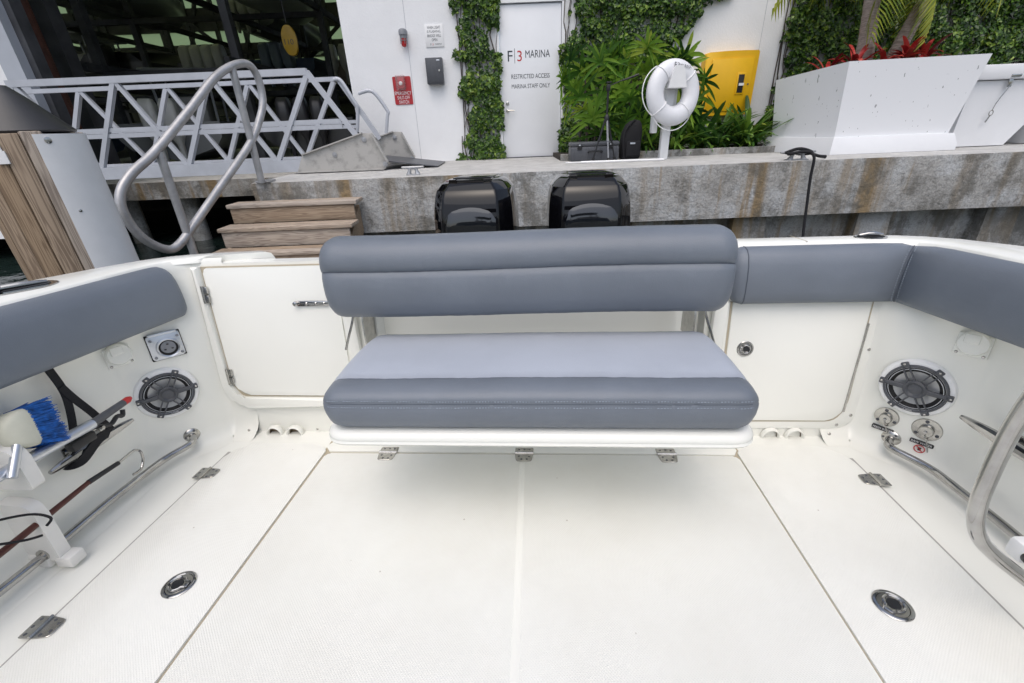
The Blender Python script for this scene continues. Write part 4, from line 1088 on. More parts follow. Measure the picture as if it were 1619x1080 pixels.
for k in range(4):
    a = math.radians(45 + 90 * k + 3); q = MB(); q.tube([((R0 + (r0 + .004) * math.cos(t)) * math.cos(a), (.089) * math.sin(t), (R0 + (r0 + .004) * math.cos(t)) * math.sin(a)) for t in np.linspace(0, 2 * math.pi, 18, endpoint=False)], .006, 6, closed=True); q.build("strap_band", whitep, lr)
lettering("F", frame((-.085, -.092, .275), (0, -1, .15)), ink, lr, height=.06); lettering("MARINA", frame((.06, -.092, .280), (0, -1, .15)), ink, lr, width=.16, height=.036); lettering("3", frame((-.045, -.092, .277), (0, -1, .15)), ink, lr, height=.055)

# ------------------------------------------------------------------ case, backpack, tripod, pole on the quay
case = empty("equipment_case", (1.235, 6.55, DT)); tag(case, "black hard equipment case standing on the quay", "case")
q = MB(); q.rbox((0, 0, .095), (.66, .24, .185), .02); q.build("case_body", darkgrey, case)
q = MB(); q.rbox((0, 0, .215), (.665, .245, .055), .02); q.build("case_lid", darkgrey, case)
for x in (-.21, .21):
    q = MB(); q.rbox((x, -.127, .185), (.06, .02, .075), .006); q.build("case_latch", blackp, case)
    q = MB(); q.rbox((x, -.139, .205), (.03, .006, .014), .003); q.build("latch_pin", alu, case)
q = MB(); q.tube(smooth_path([(-.09, -.125, .11), (-.085, -.15, .125), (0, -.155, .128), (.085, -.15, .125), (.09, -.125, .11)], 4), .011, 8); q.build("case_handle", blackp, case)
for x in (-.30, -.10, .10, .30):
    q = MB(); q.rbox((x, -.122, .09), (.022, .012, .16), .004); q.build("case_rib", darkgrey, case)
bag = empty("backpack", (1.755, 6.62, DT)); tag(bag, "black backpack standing upright beside the case", "backpack")
q = MB(); q.loft([[(x * kx + ox, y * ky + .0, z) for x, y in round_poly([(-.135, -.10), (.135, -.10), (.135, .10), (-.135, .10)], .05, 4)] for kx, ky, z, ox in ((.9, .9, .0, 0), (1, 1, .03, 0), (1.02, 1.0, .2, .0), (.95, .92, .34, .015), (.75, .75, .43, .03), (.45, .5, .475, .045), (.15, .2, .485, .05))]); q.build("pack_body", webbing, bag, smooth=60)
q = MB(); q.rbox((.015, -.115, .13), (.20, .05, .20), .025); q.build("front_pocket", webbing, bag)
q = MB(); q.rbox((.0, -.145, .20), (.07, .006, .022), .003); q.build("badge", alu, bag)
q = MB(); q.tube(smooth_path([(-.10, -.10, .02), (-.125, -.11, .2), (-.10, -.10, .36), (-.02, -.08, .45), (.03, -.05, .485)], 5), .012, 8); q.build("shoulder_strap", webbing, bag)
tp_ = empty("camera_tripod", (1.345, 6.30, DT)); tag(tp_, "black camera tripod with pan handle standing on the quay", "tripod")
for x, y in ((-.16, -.0), (.02, -.14), (.145, .05)):
    q = MB(); h = Vector((x * .12, y * .12, .50)); f_ = Vector((x, y, .02)); m_ = h.lerp(f_, .5)
    q.tube([h, m_], .013, 10); q.tube([m_, f_], .010, 10); q.tube([m_ + (h - m_) * .08, m_ - (h - m_) * .05], .017, 10); leg = q.build("leg", greyp if x == .02 else blackp, tp_)
    q = MB(); q.tube([f_ + (h - f_).normalized() * .03, f_ - (h - f_).normalized() * .012], [.018, .021], 10); q.build("foot", rubber, leg)
q = MB(); q.tube([(0, 0, .44), (0, 0, .82)], .014, 12); q.lathe([(.03, .47), (.034, .50), (.03, .54), (.018, .56)], None, 14); q.build("centre_column", blackp, tp_)
q = MB(); q.rbox((0, 0, .86), (.05, .055, .08), .012); q.rbox((0, 0, .915), (.06, .07, .02), .004); q.build("head", blackp, tp_)
q = MB(); q.lathe([(.018, -.035), (.022, -.02), (.018, -.0)], frame((0, -.02, .865), (0, -1, 0)), 14); q.build("head_knob", redlens, tp_)
q = MB(); q.tube([(.03, 0, .885), (.14, -.02, .925), (.22, -.03, .945), (.36, -.05, .985)], [.006, .006, .012, .014], 10); q.build("pan_handle", blackp, tp_)
q = MB(); q.tube([(.80, 6.15, DT + .014), (1.0, 6.13, DT + .014)], .009, 10); q.tube([(1.0, 6.13, DT + .014), (2.06, 6.04, DT + .014)], .014, 10); o = q.build("white_pole", whitep); tag(o, "white pole lying flat along the quay edge", "pole")

# ------------------------------------------------------------------ quay cleats and black mooring line
def quay_cleat(x, y, z, L, ang, m, label):
    e = empty("dock_cleat", (x, y, z), ang); tag(e, label, "cleat")
    q = MB(); q.tube(smooth_path([(-L / 2, 0, .085), (-L * .25, 0, .08), (0, 0, .078), (L * .25, 0, .08), (L / 2, 0, .085)], 4), [.010 + .010 * math.sin(math.pi * k / 16) for k in range(17)], 10); q.build("horn", m, e)
    for s in (-1, 1):
        q = MB(); q.tube([(s * L * .20, 0, .0), (s * L * .16, 0, .04), (s * L * .12, 0, .08)], [.035, .02, .02], 10); q.build("cleat_leg", m, e)
    q = MB(); q.rbox((0, 0, .006), (L * .6, .08, .012), .004); q.build("base_plate", m, e)
    return e
galv = mat("galvanised", (.42, .43, .45), .45, .6, var=.25, vscale=20)
quay_cleat(-1.08, 5.50, DT, .26, 0.0, galv, "bare grey cleat on the quay near the hinged plates")
quay_cleat(3.36, 5.36, DT, .40, 0.0, galv, "grey cleat on the quay wrapped with black line")
q = MB()
q.tube(smooth_path([(3.20, 5.34, .66), (3.30, 5.30, .70), (3.42, 5.33, .69), (3.52, 5.36, .65), (3.40, 5.40, .64), (3.27, 5.36, .68), (3.22, 5.30, .65), (3.34, 5.28, .67), (3.44, 5.25, .665)], 5), .017, 8)
q.tube(smooth_path([(3.46, 5.33, .66), (3.56, 5.30, .62), (3.66, 5.32, .605)], 5), [.016] * 10 + [.02], 8)
q.tube(smooth_path([(3.44, 5.25, .665), (3.455, 5.195, .60), (3.46, 5.185, .40), (3.475, 5.15, .10), (3.49, 5.10, -.25), (3.50, 5.0, -.62), (3.3, 4.2, -.9)], 6), .015, 8)
o = q.build("mooring_line", webbing); tag(o, "black mooring line hanging down the quay face from the cleat", "rope")

# ------------------------------------------------------------------ wooden steps and looped handrail
stp = empty("boarding_steps", (-2.37, 4.9, -.78)); tag(stp, "weathered wooden boarding steps leading up to the quay", "steps")
def sb(mb, n, m): o = mb.build(n, m, stp); o.location = (2.37, -4.9, .78); return o
X0, X1 = -3.06, -1.69
for k, (y, z) in enumerate(((5.0, .39), (4.72, .188), (4.44, -.012), (4.16, -.21))):
    q = MB(); q.rbox(((X0 + X1) / 2 + .01, y + .06, z - .02), (X1 - X0 + .06, .125, .04), .005); sb(q, "tread_board", wood_x)
    q = MB(); q.rbox(((X0 + X1) / 2 + .01, y + .195, z - .02), (X1 - X0 + .06, .125, .04), .005); sb(q, "tread_board", wood_x)
    q = MB(); q.rbox(((X0 + X1) / 2, y + .035, z - .125), (X1 - X0, .03, .160), .005); sb(q, "riser_board", wood_x)
for x in (X0 + .04, X1 - .04):
    q = MB(); q.prism([(5.28, .30), (5.28, .0), (4.25, -.78), (4.06, -.78), (4.06, -.42)], -.02, .02, Matrix(((0, 0, 1, x), (1, 0, 0, 0), (0, 1, 0, 0), (0, 0, 0, 1)))); sb(q, "stringer", wood_x)
rail_m = mat("oxidised_aluminium", (.46, .46, .47), .42, .55, var=.25, vscale=9, rvar=.1)
hr = empty("looped_handrail", (-2.95, 4.7, 0)); tag(hr, "looped grey tube handrail beside the wooden steps", "handrail")
def hb(mb, n, m): o = mb.build(n, m, hr); o.location = (2.95, -4.7, 0); return o
loop = [(-2.695, 5.441, 1.748), (-2.811, 5.113, 1.62), (-2.96, 4.70, 1.29), (-3.107, 4.281, 0.965), (-3.197, 4.026, 0.80), (-3.246, 3.889, 0.647), (-3.253, 3.868, 0.469), (-3.23, 3.933, 0.274), (-3.178, 4.082, 0.140), (-3.133, 4.207, 0.164), (-3.06, 4.41, 0.318), (-2.91, 4.83, .65), (-2.762, 5.251, 0.985), (-2.691, 5.452, 1.215), (-2.650, 5.565, 1.42), (-2.650, 5.565, 1.66)]
q = MB(); q.tube(smooth_path(loop, 6, True), .038, 14, closed=True); hb(q, "rail_loop", rail_m)
for a, b in (((-3.095, 4.314, .96), (-3.105, 4.28, -.78)), ((-2.748, 5.29, 1.72), (-2.755, 5.27, .58))):
    q = MB(); q.tube([a, b], .036, 12); hb(q, "rail_post", rail_m)
q = MB(); q.rbox((-2.755, 5.36, .592), (.16, .16, .02), .004); hb(q, "post_base", rail_m)

# ------------------------------------------------------------------ clad piling
pile = empty("clad_piling", (-2.60, 2.65, -.78)); tag(pile, "timber-clad mooring piling with a black cone cap and white rub panel", "piling")
n_pl = 18; Rp = .240
for k in range(n_pl):
    a = 2 * math.pi * k / n_pl - .66
    if -.60 < ((a + math.pi) % (2 * math.pi) - math.pi) < .86: continue
    q = MB(); q.rbox((0, 0, .95), (.036, 2 * (Rp + .016) * math.sin(math.pi / n_pl) * .95, 1.90 - .008 * (k % 3)), .007)
    o = q.build("plank", wood_z, pile); o.matrix_local = Matrix.Rotation(a, 4, 'Z') @ Matrix.Translation((Rp, 0, 0))
q = MB(); q.tube([(0, 0, -.8), (0, 0, 1.88)], Rp - .022, 24); q.build("pile_core", blackp, pile)
q = MB(); rings = []
for z in (.0, 1.885): rings.append([((Rp + .022) * math.cos(t), (Rp + .022) * math.sin(t), z) for t in np.linspace(-.66, .84, 14)] + [((Rp + .006) * math.cos(t), (Rp + .006) * math.sin(t), z) for t in np.linspace(.84, -.66, 14)])
q.loft(rings); q.build("rub_panel", whitep, pile)
for z in (1.855, 1.50, 1.17):
    screw(frame(((Rp + .023) * math.cos(-.46), (Rp + .023) * math.sin(-.46), z), (math.cos(-.46), math.sin(-.46), 0)), pile, .016 if z > 1.8 else .008)
capm = mat("black_cone_cap", (.030, .031, .035), .40, var=.2, vscale=5)
q = MB(); q.lathe([(Rp - .012, 1.895), (Rp - .008, 1.905), (Rp * .66, 1.985), (Rp * .34, 2.07), (.03, 2.118), (.001, 2.12)], None, 40); q.build("cone_cap", capm, pile, smooth=20)
q = MB()
for t0, t1, z0, z1 in ((-1.90, -1.16, 1.815, 1.850), (-1.30, -1.13, 1.755, 1.815)):
    rings = []
    for z in (z0, z1): rings.append([((Rp + .030) * math.cos(t), (Rp + .030) * math.sin(t), z) for t in np.linspace(t0, t1, 8)] + [((Rp + .022) * math.cos(t), (Rp + .022) * math.sin(t), z) for t in np.linspace(t1, t0, 8)])
    q.loft(rings)
o = q.build("angle_plate", whitep, pile)

# ------------------------------------------------------------------ gangway
gw = empty("gangway", (-4.2, 6.9, .58)); tag(gw, "white aluminium truss gangway hinged to the quay", "gangway")
def gb(mb, n, m=None, sm=35): o = mb.build(n, m or alu_paint, gw, sm); o.location = (4.2, -6.9, -.58); return o
for side, y, ex in ((0, 6.4, -2.42), (1, 7.35, -2.35)):
    zt_, zm, zb = 1.755, 1.20, .68
    xs_top = [-7.30, -6.10, -4.84, -3.66, -2.42]; xs_bot = [-7.86, -6.68, -5.42, -4.24, -3.04]
    if not side: xs_top, xs_bot = xs_top[1:], xs_bot[1:]
    q = MB(); q.beam((-6.15 - 1.2 * side, y, zt_), (ex, y, zt_), .062, .075 - .02 * side); gb(q, "top_chord")
    q = MB(); q.beam((-6.9 - 1.1 * side, y, zb), (-2.05, y, zb), .07, .15); gb(q, "bottom_chord")
    for dz in (0, -.065): q = MB(); q.beam((-6.5 - 1.2 * side, y + .003, zm + dz), (-2.10 - .08 * side, y + .003, zm + dz), .035, .045); gb(q, "mid_rail")
    for xt, xb in zip(xs_top, xs_bot): q = MB(); q.beam((xt, y, zt_ - .03), (xb, y, zb + .07), .058, .055); gb(q, "web_member")
    for xt, xb in zip(xs_top[:-1], xs_bot[1:]): q = MB(); q.beam((xt + .03, y, zt_ - .03), (xb - .03, y, zb + .07), .050, .050); gb(q, "web_member")
    q = MB(); q.beam((ex, y, zt_), (-1.90 + .02 * side, y, .95), .06, .06); gb(q, "end_brace")
for x in np.arange(-6.6, -2.1, .55): q = MB(); q.beam((x, 6.42, .64), (x, 7.33, .64), .05, .06); gb(q, "cross_member")
q = MB(); q.box((-4.45, 6.875, .70), (4.7, .86, .03)); gb(q, "deck_plate", galv)
for P in ([(-2.40, 7.31, 1.745), (-2.30, 7.31, 1.725), (-2.16, 7.30, 1.46), (-2.13, 7.30, 1.36), (-2.19, 7.30, 1.06)], [(-2.12, 7.45, 1.57), (-1.96, 7.45, 1.60), (-1.86, 7.45, 1.54), (-1.73, 7.45, 1.33), (-1.74, 7.45, 1.26), (-1.80, 7.45, 1.02)]):
    q = MB(); q.tube(smooth_path(P, 6), .026, 10); gb(q, "end_loop")
plate_m = mat("hinge_plate_steel", (.44, .43, .41), .6, .2, var=.28, vscale=9, detail=8, lo=.34, hi=.5, bump=.05, bscale=40)
for y, dx in ((6.36, 0), (7.40, .17)):
    M = Matrix(((1, 0, 0, dx), (0, 0, -1, y), (0, 1, 0, 0), (0, 0, 0, 1)))
    q = MB(); q.prism(round_poly([(-2.80, .59), (-2.68, .815), (-1.84, 1.045), (-1.72, 1.035), (-1.56, .68), (-1.62, .59)], .02), -.03, .03, M, bevel=.004); hp = gb(q, "hinge_plate", plate_m)
    for a_, b_ in (((-2.68, .815), (-1.84, 1.045)), ((-1.72, 1.035), (-1.56, .68)), ((-2.80, .60), (-1.62, .60))):
        q = MB(); q.beam((a_[0] + dx, y - .045, a_[1]), (b_[0] + dx, y - .045, b_[1]), .05, .014); q.build("plate_flange", plate_m, hp)
    for x, z in ((-1.83, .965), (-1.60, .66), (-2.25, .80)):
        q = MB(); q.lathe([(.032, 0), (.032, .014), (.016, .016), (.016, .028)], frame((x + dx, y - .03, z), (0, -1, 0)), 8 if x < -2 else 14); o = q.build("bolt", galv, hp)
q = MB(); q.loft([[(-1.80, 6.42, .70), (-1.80, 7.34, .70), (-1.80, 7.34, .72), (-1.80, 6.42, .72)], [(-.92, 6.45, .59), (-.92, 7.34, .59), (-.92, 7.34, .60), (-.92, 6.45, .60)]]); gb(q, "transition_plate", darkgrey)
# ------------------------------------------------------------------ boat storage shed
shed_dark = mat("shed_dark_cladding", (.09, .092, .095), .8, var=.4, vscale=1)
steel_dark = mat("rack_steel", (.09, .094, .105), .6, .3, var=.5, vscale=2)
rusty = mat("rusty_pipe", (.10, .035, .022), .75, var=.5, vscale=4)
jambm = mat("shed_jamb", (.42, .45, .50), .6, var=.1, vscale=2)
shed = empty("storage_shed", (-4.7, 7.9, 0)); tag(shed, "dark open boat storage shed to the left of the white wall", "building")
def sh(mb, n, m, parent=None, sm=35):
    o = mb.build(n, m, parent or shed, sm)
    if parent is None: o.location = (4.7, -7.9, 0)
    return o
q = MB(); q.box((-7.225, 7.86, 2.6), (.29, .32, 5.6)); sh(q, "door_jamb", jambm)
q = MB(); q.box((-7.03, 7.95, 2.6), (.10, .2, 5.6)); sh(q, "jamb_trim", steel_dark)
q = MB(); q.box((-14.4, 7.98, 4.2), (14.06, .2, 9.2)); sh(q, "front_wall", wallw)
q = MB(); q.box((-4.7, 7.98, 8.2), (5.4, .25, 1.2)); sh(q, "header", wallw)
q = MB(); q.box((-21.4, 7.98, 10.45), (39, .2, 3.3)); sh(q, "gable", wallw)
q = MB(); q.box((-40, 21, 5.5), (.2, 27, 13)); sh(q, "side_wall", shed_dark)
q = MB(); q.box((-1.9, 21, 5.5), (.2, 26.4, 13)); sh(q, "side_wall", shed_dark)
q = MB(); q.box((-20, 20.9, .22), (38, 24.6, .30)); o = q.build("shed_floor", concrete); tag(o, kind="structure")
for x in (-7.4, -6.2, -4.7, -3.2):
    q = MB(); q.tube([(x, 9.0, -1.2), (x, 9.0, .07)], .16, 12); q.build("floor_pile", concrete, o)
q = MB(); q.box((-20, 13.5, -.45), (38, .3, 1.0)); q.build("foundation_wall", shed_dark, o)
# back wall: cladding strips between lit window bands
bands = [(4.9, 5.6), (6.5, 7.2), (8.4, 9.1)]
edges = [0.3, 4.9, 5.6, 6.5, 7.2, 8.4, 9.1, 12.0]
for a, b in zip(edges[0::2], edges[1::2]): q = MB(); q.box((-20, 34, (a + b) / 2), (38, .15, b - a)); sh(q, "back_wall_strip", shed_dark)
pane_m = bpy.data.materials.new("translucent_panel"); pane_m.use_nodes = True
nt = pane_m.node_tree; tr = nt.nodes.new("ShaderNodeBsdfTranslucent"); tr.inputs["Color"].default_value = (.84, .90, .62, 1); tp2 = nt.nodes.new("ShaderNodeBsdfTransparent"); tp2.inputs["Color"].default_value = (.74, .80, .54, 1); ms = nt.nodes.new("ShaderNodeMixShader"); ms.inputs[0].default_value = .55
nt.links.new(tr.outputs[0], ms.inputs[1]); nt.links.new(tp2.outputs[0], ms.inputs[2]); nt.links.new(ms.outputs[0], nt.nodes["Material Output"].inputs["Surface"])
for i in range(9):
    q = MB(); q.box((-38.2 + i * 4.6, 21, 12.1), (3.9, 27, .2)); sh(q, "roof_strip", shed_dark)
    if i < 8: q = MB(); q.box((-35.9 + i * 4.6, 21, 12.05), (.72, 27, .03)); sh(q, "added_roof_light", pane_m)  # out-of-view translucent strips, added to let daylight into the dark shed
pane_me = {}
for bi, (a, b) in enumerate(bands):
    for k in range(14):
        x = -31 + k * 1.75
        key = (bi,)
        if key not in pane_me:
            q = MB(); q.box((0, 0, 0), (1.68, .02, b - a)); pane_me[key] = q.mesh("pane", 0); pane_me[key].materials.append(pane_m)
        o = link("pane", pane_me[key], shed); o.location = (x + 4.7, 34 - 7.9, (a + b) / 2)
for k in range(15): q = MB(); q.beam((-31.9 + k * 1.75, 33.9, 4.2), (-31.9 + k * 1.75, 33.9, 9.3), .22, .22); sh(q, "mullion", steel_dark)
for k in range(7): q = MB(); q.beam((-31 + k * 3.5, 33.7, 4.3), (-29 + k * 3.5, 33.7, 9.2), .18, .18); sh(q, "wall_brace", steel_dark)
# pipes and channels by the left jamb
for x, y, r, m in ((-7.7, 8.9, .05, rusty), (-8.1, 9.4, .06, rusty), (-8.6, 9.6, .035, steel_dark), (-9.3, 10.4, .04, alu_paint), (-9.5, 10.5, .03, alu_paint)):
    q = MB(); q.tube([(x, y, .37), (x, y, 8)], r, 10); sh(q, "riser_pipe", m)
for x, y in ((-8.5, 10.2), (-10.0, 11.5)): q = MB(); q.box((x, y, 4), (.35, .3, 7.6)); sh(q, "column", steel_dark)
# racks
rk = empty("boat_rack", (-11, 17, .37)); tag(rk, "dark steel boat rack frame inside the shed", "rack")
def rb_(mb, n, m): o = mb.build(n, m, rk); o.location = (11, -17, -.37); return o
for x in (-6.3, -9.6, -12.9, -16.2, -19.5):
    for y in (12.5, 19.0, 26.0): q = MB(); q.box((x, y, 4.6), (.18, .18, 8.6)); rb_(q, "rack_column", steel_dark)
    for z in (2.65, 5.0, 7.4): q = MB(); q.box((x, 19, z), (.12, 14, .18)); rb_(q, "rack_beam", steel_dark)
for y in (12.5, 19.0, 26.0):
    for z in (2.5, 4.85, 7.25): q = MB(); q.box((-12.9, y, z), (13.4, .14, .16)); rb_(q, "cross_beam", steel_dark)
for x0, x1, z0, z1 in ((-6.3, -9.6, 2.0, 4.4), (-12.9, -9.6, 2.0, 4.4), (-12.9, -16.2, 4.4, 7.0), (-6.3, -9.6, 7.0, 4.5)): q = MB(); q.beam((x0, 26.2, z0), (x1, 26.2, z1), .14, .14); rb_(q, "rack_brace", steel_dark)

hullc = {n: mat("hull_" + n, c, .25) for n, c in dict(dark=(.07, .072, .078), navy=(.06, .085, .14), grey=(.22, .23, .24), pale=(.5, .5, .48), tan=(.32, .28, .22)).items()}
motor_m = {n: mat("stored_motor_" + n, c, .35) for n, c in dict(silver=(.60, .61, .60), slate=(.20, .25, .29), black=(.035, .035, .04)).items()}
def stored_boat(x, y, z, L, beam, hc, mc, nm, label, top="hardtop", yaw=0.0, msp=.42):
    e = empty("stored_boat", (x, y, z), yaw); tag(e, label, "boat", "boats stored on the shed racks")
    rings = []
    for t, w, dk, keel in ((0, .95, 1.0, .12), (.3, 1.0, 1.02, .05), (.55, .95, 1.08, .0), (.75, .75, 1.18, .06), (.9, .42, 1.3, .28), (1.0, .04, 1.42, .85)):
        h = beam / 2 * w; yy = t * L
        rings.append([(-h, yy, dk), (-h * .96, yy, dk * .62 + keel * .2), (-h * .80, yy, .34 + keel * .5), (0, yy, keel), (h * .80, yy, .34 + keel * .5), (h * .96, yy, dk * .62 + keel * .2), (h, yy, dk)])
    q = MB(); q.loft(rings, closed=True, cap=True); q.build("hull", hullc[hc], e, smooth=40)
    if top == "hardtop":
        q = MB(); q.rbox((0, L * .42, 2.35), (beam * .7, L * .3, .10), .04); q.build("top", hullc["grey"], e)
        for sx_ in (-1, 1):
            for yy in (.32, .52): q = MB(); q.tube([(sx_ * beam * .28, L * yy, 1.0), (sx_ * beam * .30, L * yy, 2.32)], .035, 8); q.build("top_post", alu_paint, e)
        q = MB(); q.rbox((0, L * .42, 1.35), (.9, 1.2, .8), .1); q.build("console", hullc["pale"], e)
    elif top == "cover":
        q = MB(); q.loft([[(-beam * .48 * k, yy, 1.0), (-beam * .35 * k, yy, 1.0 + hh * .8), (0, yy, 1.0 + hh), (beam * .35 * k, yy, 1.0 + hh * .8), (beam * .48 * k, yy, 1.0)] for yy, k, hh in ((0, .9, .35), (L * .2, 1, .6), (L * .5, .97, .75), (L * .8, .6, .5), (L * .95, .25, .4))]); q.build("canvas_cover", blackp, e, smooth=60)
    for k in range(nm):
        mx = (k - (nm - 1) / 2) * msp
        q = MB(); q.loft([[(mx + a * kx, -.30 + b * ky + oy, zz) for a, b in round_poly([(-.17, -.26), (.17, -.26), (.17, .26), (-.17, .26)], .1, 3)] for kx, ky, oy, zz in ((.25, .35, .05, .05), (.35, .4, .02, .5), (.6, .7, 0, .62), (1, 1, 0, .78), (1.02, 1.02, 0, 1.15), (.95, .95, .0, 1.38), (.7, .7, .05, 1.5))]); q.build("outboard", motor_m[mc], e, smooth=50)
    return e
stored_boat(-11.35, 20.3, 2.75, 9, 2.7, "dark", "silver", 4, "stored boat with four silver outboards on the lower rack", top="none")
stored_boat(-8.55, 20.3, 2.75, 9, 2.7, "navy", "slate", 3, "stored boat with three slate grey outboards below the yellow tag", top="none")
stored_boat(-6.85, 22.3, 2.9, 8, 1.6, "tan", "silver", 2, "narrow tan stored boat with two silver outboards", top="none", msp=.5)
stored_boat(-14.6, 19.5, 2.75, 9, 2.7, "dark", "black", 2, "stored boat under a black canvas cover", top="cover")
stored_boat(-17.9, 19.0, 2.75, 9, 2.7, "grey", "black", 2, "grey stored boat with a hardtop at the far left of the rack")
stored_boat(-7.9, 14.6, 5.1, 10, 2.8, "pale", "black", 3, "pale hull on the upper rack above the yellow tag", top="none", yaw=.08)
stored_boat(-14.5, 14.5, 5.1, 10, 2.8, "grey", "black", 2, "grey hull on the upper rack at left", top="none", yaw=-.03)
stored_boat(-11.5, 13.2, .45, 8, 2.6, "navy", "black", 2, "navy boat resting low behind the gangway", top="cover", yaw=1.2)
stored_boat(-10.9, 23.5, 5.1, 9, 2.6, "grey", "silver", 3, "grey stored boat with silver outboards on the upper rack", top="none")
stored_boat(-16.5, 13.0, .45, 8, 2.5, "pale", "slate", 2, "pale boat on the shed floor near the left jamb", top="none", yaw=-.3)
stored_boat(-8.3, 12.2, .45, 8, 2.4, "grey", "silver", 2, "grey boat on the shed floor behind the gangway middle", top="hardtop", yaw=.35)
stored_boat(-5.4, 13.5, .45, 9, 2.6, "dark", "black", 3, "dark boat on the shed floor behind the gangway end", top="none", yaw=.2)
yt = empty("yellow_tag", (-5.0, 12.6, 3.08)); tag(yt, "yellow oval hanging tag numbered 110 inside the shed", "tag")
q = MB(); q.prism([(.17 * abs(math.cos(t)) ** .8 * (1 if math.cos(t) > 0 else -1), .31 * math.sin(t)) for t in np.linspace(0, 2 * math.pi, 24, endpoint=False)], -.05, .05, frame((0, 0, 0), (0.15, -1, 0)), bevel=.02); q.build("tag_body", mat("old_yellow_paint", (.42, .26, .01), .5, var=.2, vscale=6), yt)
lettering("110", frame((-.0075, -.055, -.03), (0.15, -1, 0)), ink, yt, width=.20, height=.11)
q = MB(); q.tube([(0, 0, .35), (0, 0, 1.2)], .012, 6); q.build("tag_cable", steel_dark, yt)

# ------------------------------------------------------------------ foliage
def leaf_cloud(name, pts, nrm, size, m, parent, fold=.25, aspect=1.5):
    n = len(pts); pts = np.asarray(pts); nrm = np.asarray(nrm)
    nrm = nrm / np.linalg.norm(nrm, axis=1, keepdims=True)
    t = rng.normal(size=(n, 3)); t[:, 2] -= .6; t -= nrm * np.sum(t * nrm, axis=1, keepdims=True); t /= np.linalg.norm(t, axis=1, keepdims=True)
    b = np.cross(nrm, t); s = size * rng.uniform(.4, 1.6, (n, 1))
    base = pts - t * s * .5; tip = pts + t * s * .5 - nrm * s * .08
    lf = pts - b * s * .5 / aspect * 1.0 + nrm * s * fold * .5 - t * s * .05; rt = pts + b * s * .5 / aspect + nrm * s * fold * .5 - t * s * .05
    v = np.stack([base, rt, tip, lf], 1).reshape(-1, 3)
    i = np.arange(n) * 4
    f = np.concatenate([np.stack([i, i + 1, i + 2], 1), np.stack([i, i + 2, i + 3], 1)])
    me = bpy.data.meshes.new(name)
    me.vertices.add(len(v)); me.vertices.foreach_set("co", v.ravel())
    me.loops.add(len(f) * 3); me.loops.foreach_set("vertex_index", f.ravel().astype(np.int32))
    me.polygons.add(len(f)); me.polygons.foreach_set("loop_start", np.arange(len(f), dtype=np.int32) * 3)
    me.update(calc_edges=True); me.materials.append(m)
    o = link(name, me, parent); o["kind"] = "stuff"; return o
def nz2(x, z, s, seed=0): return noise.noise(Vector((x * s + seed, z * s, seed * 1.7)))
def creeper(name, label, box, inside, dens, seed, depth=.16, leaf=.055):
    x0, x1, z0, z1 = box; e = empty(name, ((x0 + x1) / 2, 7.76, DT)); tag(e, label, "creeper")
    n = int((x1 - x0) * (z1 - z0) * dens); P = []; Nn = []; stems = MB()
    for _ in range(n):
        x, z = rng.uniform(x0, x1), rng.uniform(z0, z1)
        k = inside(x, z) + .24 * nz2(x, z, 4, seed) + .12 * nz2(x, z, 14, seed)
        if k < 0: continue
        h = .5 + .5 * nz2(x, z, 4.5, seed + 5)
        if h < .36 and rng.random() < .80: continue
        y = 7.745 - .02 - depth * max(0, h) * min(1, k * 5 + .25) * rng.uniform(.55, 1.0)
        P.append((x - (x0 + x1) / 2, y - 7.76, z - DT)); Nn.append((rng.normal(0, .45), -1, .35 + rng.normal(0, .5)))
    leaf_cloud("foliage", P, Nn, leaf, ivy_m, e)
    r_ = random.Random(seed)
    for _ in range(int((x1 - x0) * 16)):
        x = r_.uniform(x0, x1); z = z0; path = []
        while z < z1:
            if inside(x, z) > -.02: path.append((x - (x0 + x1) / 2, -.02 - r_.uniform(0, .015), z - DT))
            z += .12; x += r_.uniform(-.035, .035)
        if len(path) > 2: stems.tube(path, r_.uniform(.004, .010), 5)
    stems.build("stems", stem_m, e)
    return e
creeper("climbing_creeper", "narrow column of green creeper to the left of the white door", (-.80, .02, .58, 3.4), lambda x, z: .29 - abs(x + .30 + (.04 if z < 1 else 0)) + (.05 if z < .95 else 0) - .08 * (1 if 1.75 < z < 2.0 and x < -.45 else 0), 4200, 1)
def in2(x, z):
    r = float(np.interp(z, [.6, 1.6, 2.0, 2.2, 2.5, 2.6, 3.3], [2.6, 2.45, 2.55, 2.88, 3.0, 3.25, 3.6])); l = float(np.interp(z, [.6, 1.2, 3.3], [.93, .96, .97]))
    return min(r - x, x - l)
creeper("climbing_creeper", "broad patch of green creeper to the right of the white door", (.88, 3.6, .58, 3.4), in2, 3800, 2, .22)
creeper("climbing_creeper", "wide wall of dark green creeper behind the big planter", (4.12, 8.8, .9, 3.3), lambda x, z: x - 4.26 + .05 * math.sin(z * 9), 3600, 3, .25)

